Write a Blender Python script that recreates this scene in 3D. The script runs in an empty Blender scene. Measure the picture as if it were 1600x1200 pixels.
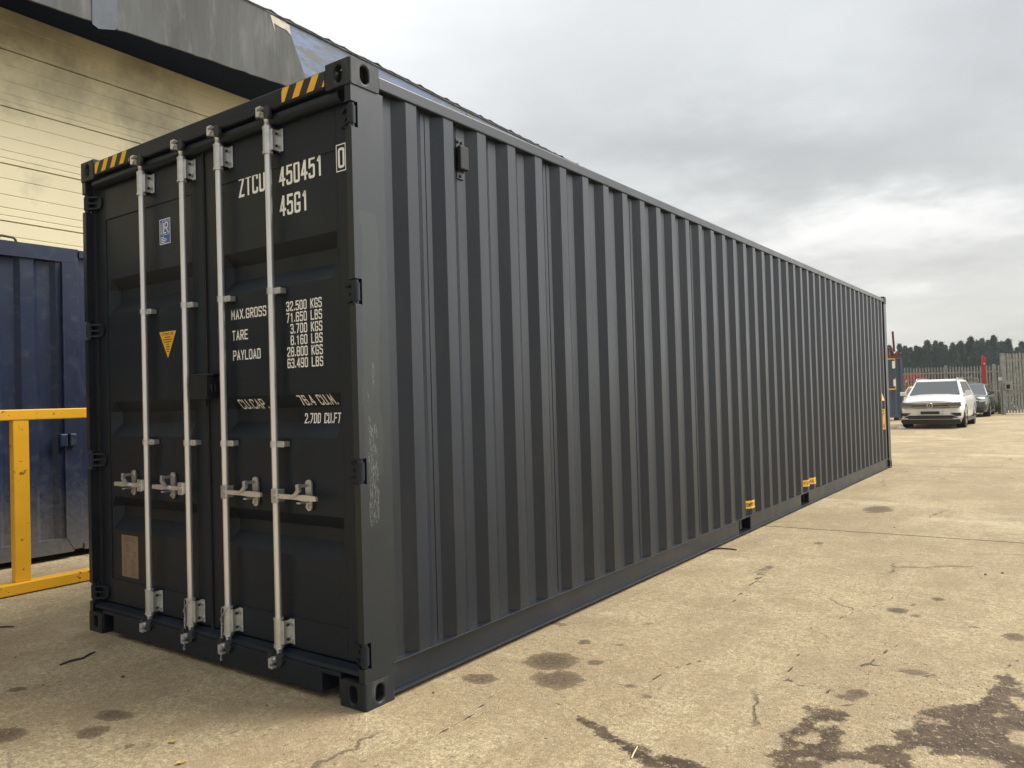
import bpy, bmesh, math, random
import numpy as np
from mathutils import Vector, Matrix
from mathutils.geometry import tessellate_polygon
from mathutils import noise as pnoise
random.seed(7); rng = np.random.default_rng(7)
scene = bpy.context.scene
COL = scene.collection
R = math.radians
# ---------------------------------------------------------------- camera
cam_d = bpy.data.cameras.new('camera'); cam = bpy.data.objects.new('camera', cam_d); COL.objects.link(cam)
cam.location = (2.5596, -2.4015, 1.355); cam.rotation_euler = (1.5892, 0.0289, 0.6232)
cam_d.sensor_width = 36; cam_d.lens = 36 * 1222.47 / 1600; cam_d.clip_start = 0.05; cam_d.clip_end = 2000
scene.camera = cam
# ---------------------------------------------------------------- sky
SUN_EL, SUN_AZ = 48, 40          # azimuth measured from +Y towards +X
world = bpy.data.worlds.new('World'); scene.world = world; world.use_nodes = True
wt = world.node_tree; wt.nodes.clear()
def wn(t, **k):
    n = wt.nodes.new(t)
    for a, b in k.items(): setattr(n, a, b)
    return n
wl = wt.links.new
def wmath(op, a, b=None, c=None, clamp=False):
    n = wn('ShaderNodeMath', operation=op); n.use_clamp = clamp
    for i, v in enumerate((a, b, c)):
        if v is None: continue
        if isinstance(v, (int, float)): n.inputs[i].default_value = v
        else: wl(v, n.inputs[i])
    return n.outputs[0]
tc = wn('ShaderNodeTexCoord')
sep = wn('ShaderNodeSeparateXYZ'); wl(tc.outputs['Generated'], sep.inputs[0])
zc = wmath('MAXIMUM', sep.outputs[2], 0.0)
den = wmath('ADD', zc, 0.16)
comb = wn('ShaderNodeCombineXYZ'); wl(wmath('DIVIDE', sep.outputs[0], den), comb.inputs[0]); wl(wmath('DIVIDE', sep.outputs[1], den), comb.inputs[1])
def wnoise(scale, detail, rough, dist, off):
    m = wn('ShaderNodeMapping'); m.inputs['Location'].default_value = off; wl(comb.outputs[0], m.inputs[0])
    n = wn('ShaderNodeTexNoise'); n.inputs['Scale'].default_value = scale; n.inputs['Detail'].default_value = detail
    n.inputs['Roughness'].default_value = rough; n.inputs['Distortion'].default_value = dist; wl(m.outputs[0], n.inputs['Vector'])
    return n.outputs['Fac']
n1 = wnoise(0.55, 5, 0.48, 0.6, (3.1, 1.7, 0)); n2 = wnoise(1.5, 5, 0.5, 0.4, (8.2, 5.0, 0))
cl = wmath('ADD', wmath('MULTIPLY', n1, 0.75), wmath('MULTIPLY', n2, 0.25))
cl = wmath('MULTIPLY', wmath('SUBTRACT', cl, 0.5), 1.0)
# wandering of the cloud banks' edges
wv = wn('ShaderNodeTexNoise'); wv.inputs['Scale'].default_value = 1.6; wv.inputs['Detail'].default_value = 5; wv.inputs['Roughness'].default_value = 0.6; wl(comb.outputs[0], wv.inputs['Vector'])
vs = wn('ShaderNodeVectorMath', operation='SUBTRACT'); wl(wv.outputs['Color'], vs.inputs[0]); vs.inputs[1].default_value = (.5, .5, .5)
vm = wn('ShaderNodeVectorMath', operation='SCALE'); wl(vs.outputs[0], vm.inputs[0]); vm.inputs['Scale'].default_value = 0.22
va = wn('ShaderNodeVectorMath', operation='ADD'); wl(tc.outputs['Generated'], va.inputs[0]); wl(vm.outputs[0], va.inputs[1])
# cloud banks: (direction, size x, size z, brightness change)
BANKS = [((-.66, .60, .46), .22, .13, .30), ((-.36, .885, .30), .16, .055, -.24), ((-.24, .935, .25), .16, .045, -.27),
         ((-.06, .944, .33), .12, .10, -.24), ((-.13, .976, .185), .15, .026, .20), ((-.27, .953, .15), .10, .035, .14),
         ((-.10, .99, .08), .25, .055, -.22), ((-.55, .76, .30), .10, .06, -.04), ((-.40, .81, .42), .14, .05, -.06), ((-.05, .98, .21), .08, .03, -.05)]
acc = cl
for (d, sx, sz, amp) in BANKS:
    s = wn('ShaderNodeVectorMath', operation='SUBTRACT'); wl(va.outputs[0], s.inputs[0]); s.inputs[1].default_value = d
    m = wn('ShaderNodeVectorMath', operation='MULTIPLY'); wl(s.outputs[0], m.inputs[0]); m.inputs[1].default_value = (1/sx, 1/sx, 1/sz)
    l = wn('ShaderNodeVectorMath', operation='LENGTH'); wl(m.outputs[0], l.inputs[0])
    g = wmath('POWER', 2.718, wmath('MULTIPLY', wmath('MULTIPLY', l.outputs['Value'], l.outputs['Value']), -0.8))
    acc = wmath('MULTIPLY_ADD', g, amp, acc)
ramp = wn('ShaderNodeValToRGB'); wl(wmath('ADD', acc, 0.5, clamp=True), ramp.inputs[0])
cr = ramp.color_ramp; cr.interpolation = 'B_SPLINE'
cr.elements[0].position = 0.1; cr.elements[0].color = (.29, .295, .30, 1)
cr.elements[1].position = 1.0; cr.elements[1].color = (.86, .86, .85, 1)
e = cr.elements.new(0.5); e.color = (.53, .55, .56, 1)
e = cr.elements.new(0.75); e.color = (.68, .69, .69, 1)
# warm, slightly dimmer air low over the horizon
warm = wn('ShaderNodeMix', data_type='RGBA', blend_type='MULTIPLY')
wf = wmath('SUBTRACT', 1.0, wmath('DIVIDE', zc, 0.34), clamp=True)
wl(wf, warm.inputs['Factor']); wl(ramp.outputs[0], warm.inputs['A']); warm.inputs['B'].default_value = (.97, .91, .83, 1)
# the overcast is brighter overhead and towards the veiled sun, dimmer on the building's side of the sky
zen = wmath('MULTIPLY_ADD', wmath('SMOOTH_MIN', wmath('MAXIMUM', wmath('SUBTRACT', zc, .45), 0.0), 0.5, .1), 1.6, 1.0)
sd = (math.sin(R(SUN_AZ)), math.cos(R(SUN_AZ)), 0)
dt = wn('ShaderNodeVectorMath', operation='DOT_PRODUCT'); wl(tc.outputs['Generated'], dt.inputs[0]); dt.inputs[1].default_value = sd
side = wmath('MULTIPLY_ADD', wmath('MAXIMUM', wmath('SUBTRACT', dt.outputs['Value'], .82), 0.0), 14.0, 1.0)
back = wmath('SUBTRACT', 1.0, wmath('MULTIPLY', wmath('MAXIMUM', wmath('MULTIPLY', wmath('SUBTRACT', sep.outputs[1], .25), -1.0), 0.0), 0.30))
gain = wmath('MULTIPLY', wmath('MULTIPLY', zen, side), back)
gain = wmath('MULTIPLY', gain, 0.87)
cloud_bg = wn('ShaderNodeBackground'); wl(warm.outputs['Result'], cloud_bg.inputs[0]); wl(gain, cloud_bg.inputs[1])
sky = wn('ShaderNodeTexSky', sky_type='NISHITA'); sky.sun_disc = False; sky.sun_elevation = R(SUN_EL); sky.sun_rotation = R(SUN_AZ)
sky_bg = wn('ShaderNodeBackground'); wl(sky.outputs[0], sky_bg.inputs[0]); sky_bg.inputs[1].default_value = 0.07
mixw = wn('ShaderNodeMixShader'); mixw.inputs[0].default_value = 0.94; wl(sky_bg.outputs[0], mixw.inputs[1]); wl(cloud_bg.outputs[0], mixw.inputs[2])
wo = wn('ShaderNodeOutputWorld'); wl(mixw.outputs[0], wo.inputs[0])
sun_d = bpy.data.lights.new('sun', 'SUN'); sun_d.energy = 2.7; sun_d.angle = R(38); sun_d.color = (1, .95, .87)
sun = bpy.data.objects.new('sun', sun_d); COL.objects.link(sun)
sdir = Vector((math.sin(R(SUN_AZ)) * math.cos(R(SUN_EL)), math.cos(R(SUN_AZ)) * math.cos(R(SUN_EL)), math.sin(R(SUN_EL))))
sun.rotation_euler = sdir.to_track_quat('Z', 'Y').to_euler(); sun.location = (10, 5, 20)
vs_ = scene.view_settings; vs_.view_transform = 'Standard'; vs_.look = 'None'; vs_.gamma = 1; vs_.exposure = 0.90

# ================================================================ helpers
def tag(o, label=None, cat=None, group=None, kind=None):
    if label: o['label'] = label
    if cat: o['category'] = cat
    if group: o['group'] = group
    if kind: o['kind'] = kind
    return o
def empty(name, loc=(0, 0, 0), rz=0, label=None, cat=None, group=None):
    o = bpy.data.objects.new(name, None); COL.objects.link(o); o.location = loc; o.rotation_euler = (0, 0, rz)
    o.empty_display_size = 0.1
    return tag(o, label, cat, group)
class MB:
    """collects shapes and links them as one mesh object"""
    def __init__(s): s.v = []; s.f = []; s.sm = []; s.mi = []; s.cm = 0
    def add(s, vs, fs, smooth=False):
        b = len(s.v); s.v += [tuple(p) for p in vs]
        for f in fs: s.f.append([b + i for i in f]); s.sm.append(smooth); s.mi.append(s.cm)
        return s
    def box(s, x0, x1, y0, y1, z0, z1):
        if x0 > x1: x0, x1 = x1, x0
        if y0 > y1: y0, y1 = y1, y0
        if z0 > z1: z0, z1 = z1, z0
        return s.add([(x0,y0,z0),(x1,y0,z0),(x1,y1,z0),(x0,y1,z0),(x0,y0,z1),(x1,y0,z1),(x1,y1,z1),(x0,y1,z1)],
                     [(0,3,2,1),(4,5,6,7),(0,1,5,4),(1,2,6,5),(2,3,7,6),(3,0,4,7)])
    def obox(s, c, ux, uy, uz, hx, hy, hz):
        c, ux, uy, uz = map(Vector, (c, ux, uy, uz)); vs = []
        for k in (-1, 1):
            for (i, j) in ((-1,-1),(1,-1),(1,1),(-1,1)): vs.append(c + ux*hx*i + uy*hy*j + uz*hz*k)
        return s.add(vs, [(0,3,2,1),(4,5,6,7),(0,1,5,4),(1,2,6,5),(2,3,7,6),(3,0,4,7)])
    def beam(s, a, b, w, h, up=(0,0,1)):
        a, b = Vector(a), Vector(b); d = (b - a).normalized(); u = Vector(up); x = d.cross(u).normalized(); u = x.cross(d)
        return s.obox((a + b) / 2, x, u, d, w/2, h/2, (b - a).length/2)
    def tube(s, pts, r, n=12, closed=False, cap=True):
        pts = [Vector(p) for p in pts]; m = len(pts); rr = r if isinstance(r, (list, tuple)) else [r]*m
        vs = []; last = None
        for i, p in enumerate(pts):
            t = (pts[(i+1) % m] - pts[i-1]) if closed else (pts[min(i+1, m-1)] - pts[max(i-1, 0)])
            t.normalize()
            if last is None:
                a = Vector((0,0,1)) if abs(t.z) < .9 else Vector((1,0,0)); x = t.cross(a).normalized()
            else: x = (last - t * last.dot(t)).normalized()
            last = x; y = t.cross(x)
            for k in range(n):
                q = 2*math.pi*k/n; vs.append(p + (x*math.cos(q) + y*math.sin(q)) * rr[i])
        fs = []
        for i in range(m if closed else m-1):
            j = (i+1) % m
            for k in range(n): fs.append((i*n+k, i*n+(k+1)%n, j*n+(k+1)%n, j*n+k))
        s.add(vs, fs, True)
        if cap and not closed:
            s.add(vs[:n], [tuple(range(n))[::-1]]); s.add(vs[-n:], [tuple(range(n))])
        return s
    def cyl(s, a, b, r, n=16, r2=None): return s.tube([a, b], [r, r if r2 is None else r2], n)
    def prism(s, poly, axis, a, b, smooth=False):
        """poly of 2-D points extruded along axis from a to b"""
        def P(p, t):
            if axis == 'x': return (t, p[0], p[1])
            if axis == 'y': return (p[0], t, p[1])
            return (p[0], p[1], t)
        n = len(poly); vs = [P(p, a) for p in poly] + [P(p, b) for p in poly]
        s.add(vs, [(i, (i+1) % n, n+(i+1) % n, n+i) for i in range(n)], smooth)
        tr = tessellate_polygon([[Vector((p[0], p[1], 0)) for p in poly]])
        s.add(vs[:n], [tuple(t) for t in tr]); s.add(vs[n:], [tuple(t)[::-1] for t in tr])
        return s
    def build(s, name, mat, parent=None, bevel=0, seg=2, normals=True, weld=False, off=(0,0,0)):
        me = bpy.data.meshes.new(name); me.from_pydata(s.v, [], s.f)
        me.polygons.foreach_set('use_smooth', s.sm)
        mats = mat if isinstance(mat, (list, tuple)) else [mat]
        for m in mats: me.materials.append(m)
        if len(mats) > 1: me.polygons.foreach_set('material_index', s.mi)
        me.update()
        if normals or weld:
            bm = bmesh.new(); bm.from_mesh(me)
            if weld: bmesh.ops.remove_doubles(bm, verts=bm.verts, dist=1e-5)
            if normals: bmesh.ops.recalc_face_normals(bm, faces=bm.faces)
            bm.to_mesh(me); bm.free()
        o = bpy.data.objects.new(name, me); COL.objects.link(o); o.location = off
        if parent: o.parent = parent
        if bevel:
            m = o.modifiers.new('bevel', 'BEVEL'); m.width = bevel; m.segments = seg; m.limit_method = 'ANGLE'; m.angle_limit = R(40)
        return o
def copy_tree(o, parent=None):
    c = o.copy(); COL.objects.link(c); c.parent = parent
    for ch in o.children: copy_tree(ch, c)
    return c

# ---------------------------------------------------------------- materials
def mat(name, col, rough=.5, metal=0, spec=.5, var=0, vscale=3, bump=0, bscale=60, dirt=None, dirt_amt=0, dscale=2, stretch=(1,1,1), rvar=0, coat=0):
    m = bpy.data.materials.new(name); m.use_nodes = True; nt = m.node_tree; b = nt.nodes['Principled BSDF']
    b.inputs['Roughness'].default_value = rough; b.inputs['Metallic'].default_value = metal; b.inputs['Specular IOR Level'].default_value = spec
    b.inputs['Base Color'].default_value = (*col, 1)
    if coat: b.inputs['Coat Weight'].default_value = coat; b.inputs['Coat Roughness'].default_value = .05
    t = nt.nodes.new('ShaderNodeTexCoord'); mp = nt.nodes.new('ShaderNodeMapping'); mp.inputs['Scale'].default_value = stretch
    nt.links.new(t.outputs['Object'], mp.inputs[0]); out = None
    def noise(sc, det=5, ro=.55):
        n = nt.nodes.new('ShaderNodeTexNoise'); n.inputs['Scale'].default_value = sc; n.inputs['Detail'].default_value = det; n.inputs['Roughness'].default_value = ro
        nt.links.new(mp.outputs[0], n.inputs['Vector']); return n.outputs['Fac']
    if var:
        r = nt.nodes.new('ShaderNodeMapRange'); nt.links.new(noise(vscale), r.inputs[0]); r.inputs[1].default_value = .3; r.inputs[2].default_value = .7
        r.inputs[3].default_value = 1-var; r.inputs[4].default_value = 1+var
        mx = nt.nodes.new('ShaderNodeMix'); mx.data_type = 'RGBA'; mx.blend_type = 'MULTIPLY'; mx.inputs['Factor'].default_value = 1
        mx.inputs['A'].default_value = (*col, 1); nt.links.new(r.outputs[0], mx.inputs['B']); out = mx.outputs['Result']
    if dirt:
        r = nt.nodes.new('ShaderNodeMapRange'); nt.links.new(noise(dscale, 8, .65), r.inputs[0]); r.inputs[1].default_value = .52; r.inputs[2].default_value = .68
        r.inputs[3].default_value = 0; r.inputs[4].default_value = dirt_amt
        mx = nt.nodes.new('ShaderNodeMix'); mx.data_type = 'RGBA'; nt.links.new(r.outputs[0], mx.inputs['Factor'])
        if out: nt.links.new(out, mx.inputs['A'])
        else: mx.inputs['A'].default_value = (*col, 1)
        mx.inputs['B'].default_value = (*dirt, 1); out = mx.outputs['Result']
    if out: nt.links.new(out, b.inputs['Base Color'])
    if rvar:
        r = nt.nodes.new('ShaderNodeMapRange'); nt.links.new(noise(vscale*2.3), r.inputs[0]); r.inputs[1].default_value = .3; r.inputs[2].default_value = .7
        r.inputs[3].default_value = rough-rvar; r.inputs[4].default_value = rough+rvar; nt.links.new(r.outputs[0], b.inputs['Roughness'])
    if bump:
        bp = nt.nodes.new('ShaderNodeBump'); bp.inputs['Strength'].default_value = bump; bp.inputs['Distance'].default_value = .01
        nt.links.new(noise(bscale, 3), bp.inputs['Height']); nt.links.new(bp.outputs[0], b.inputs['Normal'])
    return m
PAINT = mat('grey_paint', (.0070, .0115, .0185), .38, spec=.5, var=.10, vscale=2.2, bump=.05, bscale=4, rvar=.06, dirt=(.03,.03,.029), dirt_amt=.35, dscale=3)
DOORP = mat('door_paint', (.0095, .0150, .0235), .42, spec=.30, var=.10, vscale=2, bump=.05, bscale=5, rvar=.05)
PANEL = mat('side_paint', (.0062, .0108, .0190), .38, spec=.45, var=.12, vscale=1.6, bump=.28, bscale=2.2, rvar=.06, stretch=(1,1,.35), dirt=(.026,.026,.024), dirt_amt=.3, dscale=5)
RUBBER = mat('rubber', (.012, .012, .013), .7)
GALV = mat('galvanised_steel', (.76, .77, .78), .33, metal=.78, var=.05, vscale=5, rvar=0)
GALVP = mat('galvanised_bracket', (.60, .61, .61), .33, metal=.75, var=.15, vscale=20, bump=.05, bscale=60)
IRON = mat('dark_iron', (.03, .033, .036), .5, metal=.2, var=.2, vscale=20)
WHITE = mat('white_lettering', (.88, .88, .85), .6, var=.05, vscale=20)
YEL = mat('yellow_sticker', (.80, .45, .03), .5, var=.06, vscale=12)
BLK = mat('black_sticker', (.014, .014, .015), .5)
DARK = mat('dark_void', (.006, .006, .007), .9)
# scuffed corner post: bare scratches and a repainted patch, both with outlines of their own
def scuff_paint():
    m = mat('scuffed_post_paint', (.011, .0155, .020), .38, spec=.5, var=.08, vscale=3, bump=.08, bscale=5, rvar=.06)
    nt = m.node_tree; b = nt.nodes['Principled BSDF']; L = nt.links.new
    base = b.inputs['Base Color'].links[0].from_socket
    t = nt.nodes.new('ShaderNodeTexCoord'); s = nt.nodes.new('ShaderNodeSeparateXYZ'); L(t.outputs['Object'], s.inputs[0])
    def M(op, a, c, d=None, cl=False):
        n = nt.nodes.new('ShaderNodeMath'); n.operation = op; n.use_clamp = cl
        for i, v in enumerate((a, c, d)):
            if v is None: continue
            if isinstance(v, (int, float)): n.inputs[i].default_value = v
            else: L(v, n.inputs[i])
        return n.outputs[0]
    def NZ(scale, st, det=4, ro=.6):
        mp = nt.nodes.new('ShaderNodeMapping'); mp.inputs['Scale'].default_value = st; L(t.outputs['Object'], mp.inputs[0])
        n = nt.nodes.new('ShaderNodeTexNoise'); n.inputs['Scale'].default_value = scale; n.inputs['Detail'].default_value = det; n.inputs['Roughness'].default_value = ro
        L(mp.outputs[0], n.inputs['Vector']); return n.outputs['Fac']
    Y, Z = s.outputs[1], s.outputs[2]
    def band(v, c, h, soft):   # 1 inside |v-c|<h
        return M('DIVIDE', M('SUBTRACT', h, M('ABSOLUTE', M('SUBTRACT', v, c), 0)), soft, cl=True)
    # repainted patch, slightly greener and lighter
    wob = M('MULTIPLY', M('SUBTRACT', NZ(5, (1,1,.5)), .5), .10)
    patch = M('MULTIPLY', band(M('ADD', Y, wob), .095, .055, .004), band(M('ADD', Z, wob), 1.62, .60, .004))
    mx = nt.nodes.new('ShaderNodeMix'); mx.data_type = 'RGBA'; L(M('MULTIPLY', patch, .8), mx.inputs['Factor']); L(base, mx.inputs['A']); mx.inputs['B'].default_value = (.022, .029, .029, 1)
    # scratches
    st = NZ(1, (60, 150, 16), 5, .7); lines = M('MULTIPLY', M('GREATER_THAN', st, .535), M('LESS_THAN', st, .565))
    zone = M('MULTIPLY', band(Y, M('MULTIPLY_ADD', NZ(2, (1,1,1)), .03, .075), .042, .02), band(Z, 1.03, .30, .12))
    zone2 = M('MULTIPLY', band(Y, .085, .05, .03), band(Z, 1.36, .28, .1))
    sc = M('MULTIPLY', lines, M('ADD', M('GREATER_THAN', M('MULTIPLY', zone, NZ(9, (1,1,.4))), .30), M('MULTIPLY', M('GREATER_THAN', M('MULTIPLY', zone2, NZ(7, (1,2,.25))), .50), .7)), cl=True)
    mx2 = nt.nodes.new('ShaderNodeMix'); mx2.data_type = 'RGBA'; L(M('MULTIPLY', sc, .8), mx2.inputs['Factor']); L(mx.outputs['Result'], mx2.inputs['A']); mx2.inputs['B'].default_value = (.24, .25, .23, 1)
    L(mx2.outputs['Result'], b.inputs['Base Color'])
    return m
SCUFF = scuff_paint()
CAST = mat('corner_casting_paint', (.014, .018, .022), .5, spec=.35, var=.1, vscale=6, bump=.25, bscale=14, dirt=(.11,.11,.105), dirt_amt=.5, dscale=14, stretch=(1,1,.35))

# ---------------------------------------------------------------- stencil lettering (strokes as flat ribbons)
w = .48
GL = {
 '0': [[(0,0),(w,0),(w,1),(0,1),'c']], '1': [[(.10,.80),(.28,1),(.28,0)]],
 '2': [[(0,.78),(0,1),(w,1),(w,.60),(0,.16),(0,0),(w,0)]],
 '3': [[(0,.84),(0,1),(w,1),(w,.53),(.16,.53)], [(.16,.53),(w,.53),(w,0),(0,0),(0,.17)]],
 '4': [[(w*.72,0),(w*.72,1),'s'], [(w*.66,1),(0,.28),(w*1.08,.28),'s']], '5': [[(w,1),(.03,1),(.01,.56),'s'], [(.01,.56),(.14,.62),(w,.62),(w,0),(0,0),(0,.16)]],
 '6': [[(w,.86),(w,1),(0,1),(0,0),(w,0),(w,.50)], [(.06,.56),(w,.56)]], '7': [[(0,1),(w,1),(w*.35,0),'s']],
 '8': [[(0,0),(w,0),(w,1),(0,1),'c'], [(.05,.52),(w-.05,.52)]],
 '9': [[(0,.14),(0,0),(w,0),(w,1),(0,1),(0,.50)], [(0,.44),(w-.06,.44)]],
 'A': [[(0,0),(w/2,1),(w,0),'s'], [(.09,.3),(w-.09,.3)]], 'B': [[(0,0),(0,1)], [(0,1),(w*.92,1),(w*.92,.53),(0,.53)], [(0,.53),(w,.53),(w,0),(0,0)]],
 'C': [[(w,.80),(w,1),(0,1),(0,0),(w,0),(w,.20)]], 'D': [[(0,0),(0,1)], [(0,1),(w,1),(w,0),(0,0)]], 'E': [[(w,1),(0,1),(0,0),(w,0),'s'], [(0,.52),(w*.8,.52)]],
 'F': [[(w,1),(0,1),(0,0),'s'], [(0,.52),(w*.8,.52)]], 'G': [[(w,.76),(w,1),(0,1),(0,0),(w,0),(w,.42)], [(w*.55,.42),(w*1.0,.42)]],
 'H': [[(0,0),(0,1)], [(w,0),(w,1)], [(0,.5),(w,.5)]], 'I': [[(w/2,0),(w/2,1)]], 'K': [[(0,0),(0,1)], [(w,1),(0,.42)], [(w*.3,.58),(w,0)]],
 'L': [[(0,1),(0,0),(w,0),'s']], 'M': [[(0,0),(0,1),(w*.55,.35),(w*1.1,1),(w*1.1,0),'s']], 'N': [[(0,0),(0,1),(w,0),(w,1),'s']],
 'O': [[(0,0),(w,0),(w,1),(0,1),'c']], 'P': [[(0,0),(0,1)], [(0,1),(w,1),(w,.46),(0,.46)]], 'R': [[(0,0),(0,1)], [(0,1),(w,1),(w,.48),(0,.48)], [(w*.4,.48),(w,0)]],
 'S': [[(w,.84),(w,1),(0,1),(0,.54),(w,.50),(w,0),(0,0),(0,.16)]], 'T': [[(0,1),(w,1)], [(w/2,1),(w/2,0)]], 'U': [[(0,1),(0,0),(w,0),(w,1)]],
 'X': [[(0,0),(w,1)], [(0,1),(w,0)]], 'Y': [[(0,1),(w/2,.45),(w,1),'s'], [(w/2,.45),(w/2,0)]], 'Z': [[(0,1),(w,1),(0,0),(w,0),'s']],
 'V': [[(0,1),(w/2,0),(w,1),'s']], 'W': [[(0,1),(w*.3,0),(w*.6,.7),(w*.9,0),(w*1.2,1),'s']], '.': [[(.03,.0),(.03,.10)]], ',': [[(.05,.08),(0,-.1)]], ' ': []}
def fillet(pts, r, closed):
    n = len(pts); out = []
    for i in range(n):
        if not closed and i in (0, n-1): out.append(pts[i]); continue
        p, a, b = Vector(pts[i]), Vector(pts[i-1]), Vector(pts[(i+1) % n])
        d = min(r, (a-p).length*.48, (b-p).length*.48); A = p + (a-p).normalized()*d; B = p + (b-p).normalized()*d
        for t in (0, .33, .67, 1): out.append(tuple(A.lerp(p, t).lerp(p.lerp(B, t), t)))
    return out
def ribbon(mb, pts, sw, fn, closed=False, maxseg=None):
    P = [Vector(p) for p in pts]
    if maxseg:
        Q = []
        for i in range(len(P) if closed else len(P)-1):
            a, b = P[i], P[(i+1) % len(P)]; k = max(1, int((b-a).length/maxseg))
            for j in range(k): Q.append(a.lerp(b, j/k))
        if not closed: Q.append(P[-1])
        P = Q
    n = len(P); vs = []
    for i in range(n):
        d1 = (P[i]-P[i-1]) if (closed or i > 0) else (P[1]-P[0]); d2 = (P[(i+1) % n]-P[i]) if (closed or i < n-1) else d1
        d1 = d1.normalized() if d1.length > 1e-9 else d2.normalized(); d2 = d2.normalized() if d2.length > 1e-9 else d1
        m = d1+d2
        m = d1 if m.length < .2 else m.normalized()
        nn = Vector((-m.y, m.x)); k = sw/2/max(.45, nn.dot(Vector((-d1.y, d1.x))))
        vs += [fn(*(P[i]+nn*k)), fn(*(P[i]-nn*k))]
    mb.add(vs, [(2*i, 2*i+1, 2*((i+1) % n)+1, 2*((i+1) % n)) for i in range(n if closed else n-1)])
def lettering(mb, text, x0, x1, z0, h, fn, stroke=.12, nrm=(0, -1, 0)):
    """writes text between x0 and x1 (local), base z0, height h; fn maps (x, z) to 3-D"""
    wid = [.5 if c in '.,' else 1.12 if c == 'M' else .8 if c == ' ' else 1 for c in text]
    adv = (x1-x0)/sum(wid); gw = (adv*.84-stroke*h)/w; run = 0
    for i, ch in enumerate(text):
        ox = x0+run*adv+adv*.08+stroke*h/2; run += wid[i]
        for ks, st in enumerate(GL.get(ch, [])):
            fl = st[-1] if isinstance(st[-1], str) else ''; pts = [p for p in st if not isinstance(p, str)]
            s = stroke*h
            pts = [(ox+p[0]*gw, z0+s/2+p[1]*(h-s)) for p in pts]
            if fl != 's': pts = fillet(pts, min(.15*h, .26*gw*w), fl == 'c') if len(pts) > 2 else pts
            if fl != 'c':
                a, b_ = Vector(pts[0]), Vector(pts[1]); pts[0] = tuple(a+(a-b_).normalized()*s*.45)
                a, b_ = Vector(pts[-1]), Vector(pts[-2]); pts[-1] = tuple(a+(a-b_).normalized()*s*.45)
            fk = lambda a_, b__, k_=ks: tuple(p+q*k_*.00022 for p, q in zip(fn(a_, b__), nrm))
            ribbon(mb, pts, s, fk, fl == 'c', maxseg=h*.35)
# ================================================================ ground
MUD= [(1.641, 0.432), (1.598, 0.54), (1.601, 0.589), (1.615, 0.662), (1.596, 0.751), (1.603, 0.882), (1.614, 0.945), (1.59, 1.048), (1.626, 1.011), (1.668, 1.076), (1.706, 1.079), (1.749, 1.057), (1.76, 0.979), (1.746, 0.933), (1.763, 0.872), (1.762, 0.786), (1.804, 0.731), (1.823, 0.696), (1.856, 0.724), (1.891, 0.77), (1.958, 0.827), (1.974, 0.902), (1.948, 0.953), (1.909, 0.981), (1.974, 1.004), (2.015, 0.994), (1.991, 1.121), (1.986, 1.232), (2.019, 1.301), (2.07, 1.322), (2.119, 1.413), (2.162, 1.459), (2.198, 1.523), (2.201, 1.633), (2.252, 1.777), (2.227, 1.881), (2.262, 1.926), (2.317, 1.839), (2.291, 1.743), (2.365, 1.667), (2.368, 1.606), (2.297, 1.626), (2.302, 1.545), (2.344, 1.481), (2.453, 1.5), (2.555, 1.184), (2.552, 0.897), (2.321, 0.751), (2.313, 0.883), (2.272, 0.916), (2.232, 0.913), (2.174, 0.884), (2.126, 0.847), (2.079, 0.81), (2.037, 0.739), (2.026, 0.674), (2.042, 0.574), (1.988, 0.54), (1.956, 0.659), (1.891, 0.662), (1.861, 0.651), (1.82, 0.588), (1.8, 0.532), (1.85, 0.325), (1.702, 0.231)]
ISL= [[(1.646, 0.872), (1.657, 0.915), (1.688, 0.916), (1.72, 0.963), (1.726, 0.939), (1.701, 0.888), (1.681, 0.848)], [(1.628, 0.703), (1.655, 0.78), (1.692, 0.828), (1.715, 0.808), (1.705, 0.751), (1.706, 0.702), (1.679, 0.693)], [(1.643, 0.63), (1.66, 0.674), (1.703, 0.668), (1.676, 0.616)], [(1.678, 0.506), (1.694, 0.553), (1.729, 0.591), (1.731, 0.562)], [(2.23, 1.334), (2.27, 1.402), (2.299, 1.395), (2.295, 1.364)], [(2.302, 1.155), (2.334, 1.235), (2.375, 1.252), (2.391, 1.097), (2.341, 1.09)], [(2.0, 0.806), (2.009, 0.851), (2.047, 0.89), (2.079, 0.887), (2.081, 0.834), (2.029, 0.794)], [(1.989, 1.176), (2.013, 1.213), (2.085, 1.197), (2.094, 1.166), (2.036, 1.131)], [(2.137, 1.529), (2.155, 1.604), (2.196, 1.629), (2.198, 1.523), (2.16, 1.479)]]
STREAM= [(0.816, 0.441, 0.008), (0.874, 0.414, 0.012), (0.941, 0.385, 0.02), (1.054, 0.339, 0.022), (1.136, 0.299, 0.03), (1.202, 0.254, 0.035), (1.26, 0.224, 0.05), (1.308, 0.271, 0.05), (1.378, 0.267, 0.04), (1.461, 0.226, 0.05)]
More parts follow.
